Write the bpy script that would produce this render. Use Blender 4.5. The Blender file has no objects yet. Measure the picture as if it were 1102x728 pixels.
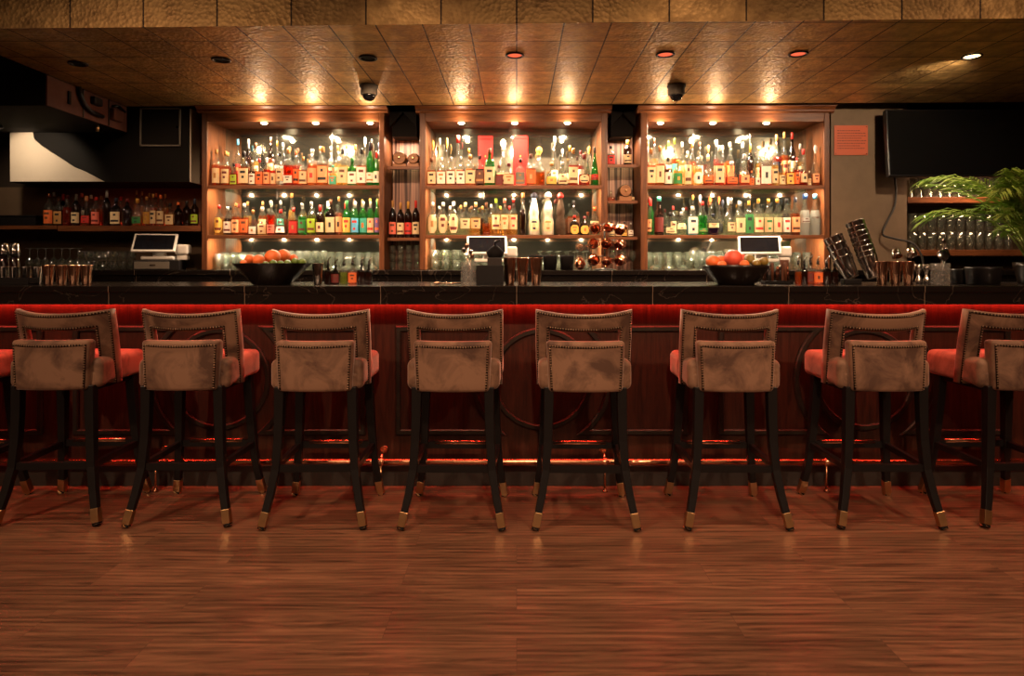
import bpy, math, random
from math import sin, cos, pi, radians as R
from mathutils import Vector, Matrix
random.seed(7)
scene = bpy.context.scene
COL = scene.collection

# ------------------------------------------------------------------ camera, world, lights
F, CX, HY, CH = 713.0, 556.0, 285.0, 1.287      # focal length in px, optical axis in px, eye height
def X(px, d): return (px - CX) * d / F
def Z(py, d): return CH - (py - HY) * d / F
camd = bpy.data.cameras.new('camera'); cam = bpy.data.objects.new('camera', camd); COL.objects.link(cam)
cam.location = (0, 0, CH); cam.rotation_euler = (R(90), 0, 0)
camd.sensor_width = 36; camd.lens = F / 1102 * 36
camd.shift_x = -(CX - 551) / 1102; camd.shift_y = -(364 - HY) / 1102
camd.clip_start = 0.05
scene.camera = cam
w = bpy.data.worlds.new('world'); scene.world = w; w.use_nodes = True
w.node_tree.nodes['Background'].inputs[0].default_value = (0.9, 0.55, 0.35, 1)
w.node_tree.nodes['Background'].inputs[1].default_value = 0.02
scene.view_settings.view_transform = 'Standard'; scene.view_settings.look = 'None'
scene.view_settings.gamma = 1; scene.view_settings.use_curve_mapping = False
scene.view_settings.exposure = 0.0
scene.cycles.max_bounces = 10; scene.cycles.transparent_max_bounces = 32
scene.cycles.glossy_bounces = 5; scene.cycles.diffuse_bounces = 4
scene.cycles.sample_clamp_indirect = 4.0; scene.cycles.caustics_reflective = False; scene.cycles.caustics_refractive = False
scene.cycles.use_denoising = True

def light(kind, name, loc, power, color, aim=None, size=.1, sizey=None, spot=60, blend=.5):
    l = bpy.data.lights.new(name, kind); o = bpy.data.objects.new(name, l); COL.objects.link(o)
    l.energy = power; l.color = color; o.location = loc
    if kind == 'AREA':
        l.size = size
        if sizey: l.shape = 'RECTANGLE'; l.size_y = sizey
        else: l.shape = 'DISK'
    elif kind == 'SPOT': l.spot_size = R(spot); l.spot_blend = blend; l.shadow_soft_size = size
    else: l.shadow_soft_size = size
    if aim is not None: o.rotation_euler = (Vector(aim) - Vector(loc)).to_track_quat('-Z', 'Y').to_euler()
    return o
WARM = (1, .60, .36); WARM2 = (1, .74, .50)
# ceiling spots of the room behind the camera, aimed at the stools and at the floor
ROOM_SPOTS = [((-4.0, -1.0, 3.5), (-1.7, 3.2, .3), 550), ((.2, -1.2, 3.5), (.2, 3.2, .3), 560), ((3.4, -1.0, 3.5), (2.1, 3.2, .3), 530)]
for i, (a, b, p) in enumerate(ROOM_SPOTS):
    light('SPOT', 'room_spot', a, p, WARM, b, size=.06, spot=62, blend=.9)
for x in (-2.2, -.6, 1.0, 2.6):
    light('SPOT', 'stool_rim_fill', (x, 2.8, 3.6), 170, WARM, (x, 3.2, .6), size=.05, spot=70, blend=.8)  # added overhead spots, put in to brighten the stool rims
light('AREA', 'room_glow', (0, -1.2, 3.55), 60, WARM, (0, 1.2, 0), size=6, sizey=2.5)
# small ceiling spot close to the white bulkhead; the edge of its light is the panel's cut outline
light('SPOT', 'bulkhead_spot', (-3.88, 4.97, 2.30), 13, WARM2, (-3.86, 5.36, 2.08), size=.02, spot=100, blend=.4)

# ------------------------------------------------------------------ materials
def srgb(r, g, b):
    f = lambda c: (c / 255 / 12.92) if c / 255 <= .04045 else ((c / 255 + .055) / 1.055) ** 2.4
    return (f(r), f(g), f(b), 1)
def mat(name):
    m = bpy.data.materials.new(name); m.use_nodes = True
    nt = m.node_tree; nt.nodes.clear()
    out = nt.nodes.new('ShaderNodeOutputMaterial')
    return m, nt, out
def N(nt, t, **kw):
    n = nt.nodes.new(t)
    for k, v in kw.items():
        if k in n.inputs: n.inputs[k].default_value = v
        else: setattr(n, k, v)
    return n
def pbr(name, col, rough=.5, metal=0, noise=0, nscale=20, bump=0, bscale=60, sheen=0, spec=.5, coat=0, emit=None, stretch=None):
    m, nt, out = mat(name)
    p = N(nt, 'ShaderNodeBsdfPrincipled'); nt.links.new(p.outputs[0], out.inputs[0])
    p.inputs['Base Color'].default_value = col; p.inputs['Roughness'].default_value = rough
    p.inputs['Metallic'].default_value = metal; p.inputs['Specular IOR Level'].default_value = spec
    p.inputs['Coat Weight'].default_value = coat; p.inputs['Sheen Weight'].default_value = sheen
    tc = N(nt, 'ShaderNodeTexCoord'); src = tc.outputs['Object']
    if stretch:
        mp = N(nt, 'ShaderNodeMapping'); mp.inputs['Scale'].default_value = stretch
        nt.links.new(src, mp.inputs[0]); src = mp.outputs[0]
    if noise:
        n = N(nt, 'ShaderNodeTexNoise', Scale=nscale, Detail=6.0, Roughness=.6); nt.links.new(src, n.inputs['Vector'])
        r = N(nt, 'ShaderNodeValToRGB'); nt.links.new(n.outputs[0], r.inputs[0])
        r.color_ramp.elements[0].position = .3; r.color_ramp.elements[1].position = .7
        r.color_ramp.elements[0].color = tuple(c * (1 - noise) for c in col[:3]) + (1,)
        r.color_ramp.elements[1].color = tuple(min(1, c * (1 + noise)) for c in col[:3]) + (1,)
        nt.links.new(r.outputs[0], p.inputs['Base Color'])
    if bump:
        n = N(nt, 'ShaderNodeTexNoise', Scale=bscale, Detail=5.0); nt.links.new(src, n.inputs['Vector'])
        b = N(nt, 'ShaderNodeBump', Strength=bump, Distance=.01); nt.links.new(n.outputs[0], b.inputs['Height'])
        nt.links.new(b.outputs[0], p.inputs['Normal'])
    if emit:
        p.inputs['Emission Color'].default_value = emit[0]; p.inputs['Emission Strength'].default_value = emit[1]
    return m
def emis(name, col, s):
    m, nt, out = mat(name); e = N(nt, 'ShaderNodeEmission', Color=col, Strength=s); nt.links.new(e.outputs[0], out.inputs[0]); return m
def wood(name, dark, lite, axis='z', rough=.35, scale=1.0, coat=.0):
    m, nt, out = mat(name)
    p = N(nt, 'ShaderNodeBsdfPrincipled', Roughness=rough); p.inputs['Specular IOR Level'].default_value = .28; nt.links.new(p.outputs[0], out.inputs[0])
    p.inputs['Coat Weight'].default_value = coat
    tc = N(nt, 'ShaderNodeTexCoord'); mp = N(nt, 'ShaderNodeMapping'); nt.links.new(tc.outputs['Object'], mp.inputs[0])
    s = {'z': (14, 14, 1.2), 'x': (1.2, 14, 14)}[axis]
    mp.inputs['Scale'].default_value = tuple(v * scale for v in s)
    n = N(nt, 'ShaderNodeTexNoise', Scale=3.0, Detail=8.0, Roughness=.65, Distortion=1.0); nt.links.new(mp.outputs[0], n.inputs['Vector'])
    r = N(nt, 'ShaderNodeValToRGB'); nt.links.new(n.outputs[0], r.inputs[0])
    r.color_ramp.elements[0].position = .3; r.color_ramp.elements[0].color = dark
    r.color_ramp.elements[1].position = .72; r.color_ramp.elements[1].color = lite
    nt.links.new(r.outputs[0], p.inputs['Base Color'])
    b = N(nt, 'ShaderNodeBump', Strength=.15, Distance=.004); nt.links.new(n.outputs[0], b.inputs['Height']); nt.links.new(b.outputs[0], p.inputs['Normal'])
    return m
def glass(name, tint, edge=.55, body=0.0, bodycol=None, rough=.03):
    """thin glass: tinted see-through, glossy towards grazing angles; body = share of milky/liquid scatter"""
    m, nt, out = mat(name)
    t = N(nt, 'ShaderNodeBsdfTransparent', Color=tint); g = N(nt, 'ShaderNodeBsdfGlossy', Roughness=rough)
    lw = N(nt, 'ShaderNodeLayerWeight', Blend=.35)
    mr = N(nt, 'ShaderNodeMapRange'); mr.inputs['To Min'].default_value = .05; mr.inputs['To Max'].default_value = edge
    nt.links.new(lw.outputs['Facing'], mr.inputs['Value'])
    mx = N(nt, 'ShaderNodeMixShader'); base = t.outputs[0]
    if body:
        d = N(nt, 'ShaderNodeBsdfDiffuse', Color=bodycol or tint); tr = N(nt, 'ShaderNodeBsdfTranslucent', Color=bodycol or tint)
        a = N(nt, 'ShaderNodeMixShader', Fac=.6); nt.links.new(d.outputs[0], a.inputs[1]); nt.links.new(tr.outputs[0], a.inputs[2])
        b = N(nt, 'ShaderNodeMixShader', Fac=body); nt.links.new(t.outputs[0], b.inputs[1]); nt.links.new(a.outputs[0], b.inputs[2])
        base = b.outputs[0]
    nt.links.new(mr.outputs[0], mx.inputs[0]); nt.links.new(base, mx.inputs[1]); nt.links.new(g.outputs[0], mx.inputs[2])
    nt.links.new(mx.outputs[0], out.inputs[0])
    return m

def planks(name):
    m, nt, out = mat(name)
    p = N(nt, 'ShaderNodeBsdfPrincipled', Roughness=.38); nt.links.new(p.outputs[0], out.inputs[0])
    p.inputs['Specular IOR Level'].default_value = .4
    tc = N(nt, 'ShaderNodeTexCoord')
    br = N(nt, 'ShaderNodeTexBrick', Scale=1.0); br.offset = .37; br.offset_frequency = 2
    br.inputs['Brick Width'].default_value = 1.25; br.inputs['Row Height'].default_value = .19
    br.inputs['Mortar Size'].default_value = .0007; br.inputs['Mortar Smooth'].default_value = .1; br.inputs['Bias'].default_value = 0
    br.inputs['Color1'].default_value = (0, 0, 0, 1); br.inputs['Color2'].default_value = (1, 1, 1, 1); br.inputs['Mortar'].default_value = (.5, .5, .5, 1)
    nt.links.new(tc.outputs['Object'], br.inputs['Vector'])
    # grain, offset per plank
    mp = N(nt, 'ShaderNodeMapping'); mp.inputs['Scale'].default_value = (.7, 8, 1)
    ad = N(nt, 'ShaderNodeVectorMath'); ad.operation = 'MULTIPLY_ADD'
    ad.inputs[1].default_value = (3.1, 7.7, 0); nt.links.new(br.outputs['Color'], ad.inputs[0]); nt.links.new(tc.outputs['Object'], ad.inputs[2])
    nt.links.new(ad.outputs[0], mp.inputs[0])
    n = N(nt, 'ShaderNodeTexNoise', Scale=2.0, Detail=9.0, Roughness=.66, Distortion=2.2); nt.links.new(mp.outputs[0], n.inputs['Vector'])
    wv = N(nt, 'ShaderNodeTexWave', Scale=1.3, Distortion=9.0, Detail=3.0); wv.bands_direction = 'Y'
    wv.inputs['Detail Scale'].default_value = .7
    nt.links.new(mp.outputs[0], wv.inputs['Vector'])
    mxx = N(nt, 'ShaderNodeMix', data_type='FLOAT'); mxx.inputs[0].default_value = .10
    nt.links.new(n.outputs[0], mxx.inputs[2]); nt.links.new(wv.outputs['Fac'], mxx.inputs[3])
    r = N(nt, 'ShaderNodeValToRGB'); nt.links.new(mxx.outputs[0], r.inputs[0])
    e = r.color_ramp.elements; e[0].position = .33; e[0].color = (.044, .020, .011, 1); e[1].position = .75; e[1].color = (.235, .112, .060, 1)
    hs = N(nt, 'ShaderNodeHueSaturation'); nt.links.new(r.outputs[0], hs.inputs['Color'])
    mv = N(nt, 'ShaderNodeMapRange'); mv.inputs['To Min'].default_value = .82; mv.inputs['To Max'].default_value = 1.1
    nt.links.new(br.outputs['Color'], mv.inputs['Value']); nt.links.new(mv.outputs[0], hs.inputs['Value'])
    dk = N(nt, 'ShaderNodeMix', data_type='RGBA'); nt.links.new(br.outputs['Fac'], dk.inputs[0]); nt.links.new(hs.outputs[0], dk.inputs[6])
    dk.inputs[7].default_value = (.05, .024, .014, 1); nt.links.new(dk.outputs[2], p.inputs['Base Color'])
    b = N(nt, 'ShaderNodeBump', Strength=.12, Distance=.003); nt.links.new(mxx.outputs[0], b.inputs['Height']); nt.links.new(b.outputs[0], p.inputs['Normal'])
    return m
def leaf_tiles(name, vertical=False, gain=1.0):
    """tiles of rough gold-bronze leaf"""
    m, nt, out = mat(name)
    p = N(nt, 'ShaderNodeBsdfPrincipled', Roughness=.4, Metallic=.75); nt.links.new(p.outputs[0], out.inputs[0])
    tc = N(nt, 'ShaderNodeTexCoord'); mp = N(nt, 'ShaderNodeMapping'); nt.links.new(tc.outputs['Object'], mp.inputs[0])
    if vertical: mp.inputs['Rotation'].default_value = (R(90), 0, 0)
    br = N(nt, 'ShaderNodeTexBrick', Scale=1.0); br.offset = 0 if not vertical else .5
    br.inputs['Brick Width'].default_value = .25 if not vertical else .4; br.inputs['Row Height'].default_value = .29 if not vertical else .6
    br.inputs['Mortar Size'].default_value = .0045; br.inputs['Bias'].default_value = 0
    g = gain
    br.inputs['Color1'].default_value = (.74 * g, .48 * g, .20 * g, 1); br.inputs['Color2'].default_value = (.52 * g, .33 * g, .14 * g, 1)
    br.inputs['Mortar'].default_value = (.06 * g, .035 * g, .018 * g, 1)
    nt.links.new(mp.outputs[0], br.inputs['Vector'])
    n = N(nt, 'ShaderNodeTexNoise', Scale=9.0, Detail=7.0, Roughness=.65); nt.links.new(tc.outputs['Object'], n.inputs['Vector'])
    r = N(nt, 'ShaderNodeValToRGB'); nt.links.new(n.outputs[0], r.inputs[0])
    r.color_ramp.elements[0].position = .35; r.color_ramp.elements[0].color = (.55, .5, .42, 1)
    r.color_ramp.elements[1].position = .65; r.color_ramp.elements[1].color = (1.1, 1.1, 1.0, 1)
    mx = N(nt, 'ShaderNodeMix', data_type='RGBA', blend_type='MULTIPLY'); mx.inputs[0].default_value = 1
    nt.links.new(br.outputs['Color'], mx.inputs[6]); nt.links.new(r.outputs[0], mx.inputs[7]); nt.links.new(mx.outputs[2], p.inputs['Base Color'])
    n2 = N(nt, 'ShaderNodeTexNoise', Scale=34.0, Detail=4.0); nt.links.new(tc.outputs['Object'], n2.inputs['Vector'])
    v2 = N(nt, 'ShaderNodeTexVoronoi', Scale=45.0); nt.links.new(tc.outputs['Object'], v2.inputs['Vector'])
    ad = N(nt, 'ShaderNodeMath', operation='MULTIPLY'); nt.links.new(n2.outputs[0], ad.inputs[0]); nt.links.new(v2.outputs[0], ad.inputs[1])
    s2 = N(nt, 'ShaderNodeMath', operation='SUBTRACT'); nt.links.new(ad.outputs[0], s2.inputs[0]); nt.links.new(br.outputs['Fac'], s2.inputs[1])
    b = N(nt, 'ShaderNodeBump', Strength=.4 if vertical else .8, Distance=.007); nt.links.new(s2.outputs[0], b.inputs['Height']); nt.links.new(b.outputs[0], p.inputs['Normal'])
    rr = N(nt, 'ShaderNodeMapRange'); rr.inputs['To Min'].default_value = .30; rr.inputs['To Max'].default_value = .60
    nt.links.new(n.outputs[0], rr.inputs['Value']); nt.links.new(rr.outputs[0], p.inputs['Roughness'])
    return m
def velvet(name):
    m, nt, out = mat(name)
    p = N(nt, 'ShaderNodeBsdfPrincipled', Roughness=.62); nt.links.new(p.outputs[0], out.inputs[0])
    p.inputs['Sheen Weight'].default_value = .5; p.inputs['Sheen Roughness'].default_value = .35
    p.inputs['Sheen Tint'].default_value = (.9, .7, .6, 1); p.inputs['Specular IOR Level'].default_value = .2
    tc = N(nt, 'ShaderNodeTexCoord'); oi = N(nt, 'ShaderNodeObjectInfo')
    ad = N(nt, 'ShaderNodeVectorMath', operation='ADD'); nt.links.new(tc.outputs['Object'], ad.inputs[0])
    ml = N(nt, 'ShaderNodeVectorMath', operation='SCALE'); ml.inputs[3].default_value = 1.7
    nt.links.new(oi.outputs['Location'], ml.inputs[0]); nt.links.new(ml.outputs[0], ad.inputs[1])
    n = N(nt, 'ShaderNodeTexNoise', Scale=6.5, Detail=5.0, Roughness=.6, Distortion=.6); nt.links.new(ad.outputs[0], n.inputs['Vector'])
    r = N(nt, 'ShaderNodeValToRGB'); nt.links.new(n.outputs[0], r.inputs[0])
    e = r.color_ramp.elements; e[0].position = .36; e[0].color = (.068, .036, .024, 1); e[1].position = .57; e[1].color = (.185, .105, .066, 1)
    nt.links.new(r.outputs[0], p.inputs['Base Color'])
    n2 = N(nt, 'ShaderNodeTexNoise', Scale=300.0, Detail=2.0); b = N(nt, 'ShaderNodeBump', Strength=.15, Distance=.002)
    nt.links.new(tc.outputs['Object'], n2.inputs['Vector']); nt.links.new(n2.outputs[0], b.inputs['Height']); nt.links.new(b.outputs[0], p.inputs['Normal'])
    return m
def marble(name):
    m, nt, out = mat(name)
    p = N(nt, 'ShaderNodeBsdfPrincipled', Roughness=.2); p.inputs['Specular IOR Level'].default_value = .3; nt.links.new(p.outputs[0], out.inputs[0])
    tc = N(nt, 'ShaderNodeTexCoord'); mp = N(nt, 'ShaderNodeMapping'); mp.inputs['Rotation'].default_value = (.3, .5, .9); nt.links.new(tc.outputs['Object'], mp.inputs[0])
    n = N(nt, 'ShaderNodeTexNoise', Scale=2.2, Detail=5.0, Distortion=1.2); nt.links.new(mp.outputs[0], n.inputs['Vector'])
    a = N(nt, 'ShaderNodeMath', operation='SUBTRACT'); a.inputs[1].default_value = .5; nt.links.new(n.outputs[0], a.inputs[0])
    b = N(nt, 'ShaderNodeMath', operation='ABSOLUTE'); nt.links.new(a.outputs[0], b.inputs[0])
    r = N(nt, 'ShaderNodeValToRGB'); nt.links.new(b.outputs[0], r.inputs[0])
    e = r.color_ramp.elements; e[0].position = .0; e[0].color = (.04, .03, .024, 1); e[1].position = .004; e[1].color = (.007, .005, .004, 1)
    # straight slab joints every 0.74 m
    br = N(nt, 'ShaderNodeTexBrick', Scale=1.0); br.offset = 0; br.inputs['Brick Width'].default_value = .74; br.inputs['Row Height'].default_value = 9
    br.inputs['Mortar Size'].default_value = .002
    mx = N(nt, 'ShaderNodeMix', data_type='RGBA'); nt.links.new(tc.outputs['Object'], br.inputs['Vector']); nt.links.new(br.outputs['Fac'], mx.inputs[0])
    nt.links.new(r.outputs[0], mx.inputs[6]); mx.inputs[7].default_value = (.12, .085, .06, 1)
    nt.links.new(mx.outputs[2], p.inputs['Base Color'])
    return m
def curtain(name):
    m, nt, out = mat(name)
    p = N(nt, 'ShaderNodeBsdfPrincipled', Roughness=.5); nt.links.new(p.outputs[0], out.inputs[0])
    tc = N(nt, 'ShaderNodeTexCoord'); mp = N(nt, 'ShaderNodeMapping'); mp.inputs['Scale'].default_value = (60, 1, 1); nt.links.new(tc.outputs['Object'], mp.inputs[0])
    n = N(nt, 'ShaderNodeTexNoise', Scale=1.0, Detail=3.0); nt.links.new(mp.outputs[0], n.inputs['Vector'])
    r = N(nt, 'ShaderNodeValToRGB'); nt.links.new(n.outputs[0], r.inputs[0]); e = r.color_ramp.elements
    e[0].position = .4; e[0].color = (.05, .015, .01, 1); e[1].position = .6; e[1].color = (.32, .16, .11, 1)
    nt.links.new(r.outputs[0], p.inputs['Base Color']); return m

M = {}
M['floor'] = planks('walnut_planks')
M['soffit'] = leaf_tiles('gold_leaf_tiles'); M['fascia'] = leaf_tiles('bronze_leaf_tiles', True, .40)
M['velvet'] = velvet('taupe_velvet')
M['leg'] = pbr('black_lacquer', (.006, .005, .005, 1), .42, spec=.22)
M['brass'] = pbr('satin_brass', (.52, .32, .15, 1), .32, 1)
M['nail'] = pbr('dark_nailhead', (.20, .13, .08, 1), .35, .9)
M['seam'] = pbr('dark_seam', (.012, .007, .005, 1), .8, spec=.1)
M['marble'] = marble('black_marble')
M['panelwood'] = wood('bar_front_wood', (.012, .004, .0024, 1), (.052, .016, .008, 1), 'z', .38)
M['cabwood'] = wood('cabinet_wood', (.060, .018, .006, 1), (.20, .066, .020, 1), 'z', .42)
M['cabwoodx'] = wood('cabinet_wood_rail', (.070, .021, .007, 1), (.23, .076, .024, 1), 'x', .42)
M['patina'] = pbr('dark_patina_metal', (.022, .020, .015, 1), .42, .6, noise=.4, nscale=14)
M['rail'] = pbr('bronze_rail', (.72, .36, .20, 1), .26, 1)
M['plinth'] = pbr('plinth_stone', (.014, .012, .009, 1), .5, noise=.4, nscale=6)
M['darkwall'] = pbr('dark_wall', (.045, .030, .020, 1), .8, noise=.2, nscale=5)
M['roomwall'] = pbr('room_wall', (.16, .09, .055, 1), .7, noise=.2, nscale=3)
M['taupewall'] = pbr('taupe_plaster', (.165, .106, .060, 1), .75, noise=.12, nscale=7, bump=.1, bscale=30)
M['ceil'] = pbr('dark_ceiling', (.012, .010, .009, 1), .9)
M['black'] = pbr('black_plastic', (.006, .005, .005, 1), .35, spec=.3)
M['mattblack'] = pbr('matt_black', (.005, .004, .004, 1), .8, spec=.15)
M['white'] = pbr('white_plastic', (.72, .68, .62, 1), .4)
M['bulkshade'] = pbr('shaded_white_paint', (.006, .005, .004, 1), .7, spec=.15)  # bulkhead's white paint in shadow, the darkness put into the colour
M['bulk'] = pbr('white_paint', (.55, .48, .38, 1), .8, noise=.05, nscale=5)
M['grey'] = pbr('grey_paint', (.16, .14, .11, 1), .7)
M['screen'] = pbr('dark_screen', (.006, .006, .008, 1), .08)
M['tv'] = pbr('tv_glass', (.004, .004, .004, 1), .18)
M['steel'] = pbr('polished_steel', (.62, .58, .54, 1), .13, 1)
M['copper'] = pbr('polished_copper', (.78, .34, .20, 1), .14, 1)
M['coppertin'] = pbr('copper_tin', (.72, .42, .28, 1), .18, 1)
M['duct'] = pbr('brown_duct_paint', (.090, .032, .020, 1), .6, spec=.12, noise=.15, nscale=8)
M['mirror'] = pbr('antique_mirror', (.56, .57, .46, 1), .05, .985, noise=.25, nscale=3)
M['shelfglass'] = glass('green_shelf_glass', (.80, .90, .82, 1), .5)
M['glass'] = glass('drinking_glass', (.92, .95, .91, 1), .95, .055, (.75, .82, .72, 1))
M['crystal'] = glass('cut_crystal', (.85, .83, .80, 1), .9, .15, (.7, .65, .6, 1), .1)
M['curtain'] = curtain('copper_bead_curtain')
M['lamp'] = emis('lamp_face', (1, .78, .5, 1), 30)
M['led'] = emis('red_led', (1, .055, .035, 1), 82)
M['led2'] = emis('red_led_shelf', (1, .06, .02, 1), 4)
M['dlred'] = emis('downlight_red', (1, .16, .07, 1), 1.0); M['dlhot'] = emis('downlight_warm', (1, .72, .3, 1), 9)
M['orangebox'] = pbr('orange_sign', (.55, .10, .035, 1), .6)
M['ink'] = pbr('brown_ink', (.10, .03, .015, 1), .7)
M['redbox'] = pbr('red_carton', (.36, .012, .010, 1), .9, spec=.08)
M['barrel'] = wood('barrel_wood', (.16, .06, .02, 1), (.36, .16, .06, 1), 'x', .45)
M['orange'] = pbr('orange_peel', (.80, .17, .035, 1), .45, bump=.3, bscale=150); M['grape'] = pbr('grapefruit_peel', (.80, .11, .06, 1), .4, bump=.25, bscale=150)
M['lime'] = pbr('lime_peel', (.10, .17, .02, 1), .4, bump=.3, bscale=120); M['mango'] = pbr('mango_skin', (.26, .17, .03, 1), .4, noise=.5, nscale=14)
M['bowl'] = pbr('black_bowl', (.012, .008, .006, 1), .22)
M['stem'] = pbr('palm_stem', (.16, .19, .03, 1), .5)
M['cord'] = pbr('cord_rubber', (.03, .025, .02, 1), .5)
M['felt'] = pbr('black_napkin', (.02, .015, .013, 1), .9)
def leafmat():
    m, nt, out = mat('palm_leaf')
    p = N(nt, 'ShaderNodeBsdfPrincipled', Roughness=.4); t = N(nt, 'ShaderNodeBsdfTranslucent', Color=(.12, .22, .02, 1)); mx = N(nt, 'ShaderNodeMixShader', Fac=.3)
    tc = N(nt, 'ShaderNodeTexCoord'); n = N(nt, 'ShaderNodeTexNoise', Scale=12.0); r = N(nt, 'ShaderNodeValToRGB')
    nt.links.new(tc.outputs['Object'], n.inputs['Vector']); nt.links.new(n.outputs[0], r.inputs[0])
    e = r.color_ramp.elements; e[0].position = .3; e[0].color = (.07, .18, .02, 1); e[1].position = .70; e[1].color = (.36, .44, .08, 1)
    nt.links.new(r.outputs[0], p.inputs['Base Color']); nt.links.new(p.outputs[0], mx.inputs[1]); nt.links.new(t.outputs[0], mx.inputs[2]); nt.links.new(mx.outputs[0], out.inputs[0])
    return m
M['leaf'] = leafmat()
# liquor colours: (tint seen through, scatter colour)
TINT = {
 'clear': ((.88, .90, .85, 1), .03, (.8, .82, .75, 1)), 'amber': ((.80, .26, .06, 1), .30, (.50, .13, .025, 1)), 'red': ((.70, .09, .03, 1), .32, (.45, .045, .015, 1)),
 'dark': ((.10, .03, .015, 1), .35, (.06, .018, .010, 1)), 'green': ((.10, .55, .12, 1), .25, (.05, .38, .08, 1)), 'gold': ((.92, .62, .20, 1), .25, (.85, .55, .16, 1)),
 'blue': ((.15, .65, .85, 1), .35, (.15, .62, .85, 1)), 'olive': ((.50, .55, .12, 1), .2, (.35, .38, .08, 1)), 'frost': ((.85, .88, .86, 1), .6, (.62, .66, .62, 1)),
 'pale': ((.85, .86, .68, 1), .15, (.72, .72, .5, 1)), 'purple': ((.06, .02, .09, 1), .4, (.05, .015, .06, 1)), 'pink': ((.85, .35, .22, 1), .3, (.8, .3, .18, 1)),
 'whiteware': None, 'brownware': None}
GM = {}
for k, v in TINT.items():
    if v: GM[k] = glass('bottle_' + k, v[0], .55, v[1], v[2])
GM['whiteware'] = pbr('white_glazed_ceramic', (.66, .60, .48, 1), .3, noise=.12, nscale=20)
GM['brownware'] = pbr('brown_clay', (.055, .033, .020, 1), .8, spec=.1, noise=.3, nscale=30)
GM['dglass'] = glass('bottle_dark_glass', (.10, .06, .04, 1), .6, .2, (.03, .02, .012, 1)); GM['gglass'] = glass('bottle_green_glass', (.16, .50, .18, 1), .6, .2, (.04, .25, .06, 1))
LC = {'cream': (215, 190, 145), 'white': (232, 222, 205), 'peach': (228, 160, 108), 'yellow': (222, 176, 80), 'red': (190, 38, 30), 'orange': (220, 105, 45), 'green': (40, 125, 60),
      'teal': (60, 165, 145), 'black': (22, 18, 16), 'blue': (60, 100, 170), 'lime': (150, 180, 40), 'tan': (170, 120, 62), 'brown': (92, 50, 26), 'grey': (120, 115, 105),
      'pink': (225, 110, 90), 'silver': (175, 175, 170), 'gold': (190, 140, 50), 'purple': (110, 80, 130), 'navy': (28, 34, 52), 'cyan': (90, 170, 210), 'darkred': (100, 24, 18)}
LM = {k: pbr('paper_' + k, srgb(*v), .6, noise=.08, nscale=90) for k, v in LC.items()}

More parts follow.
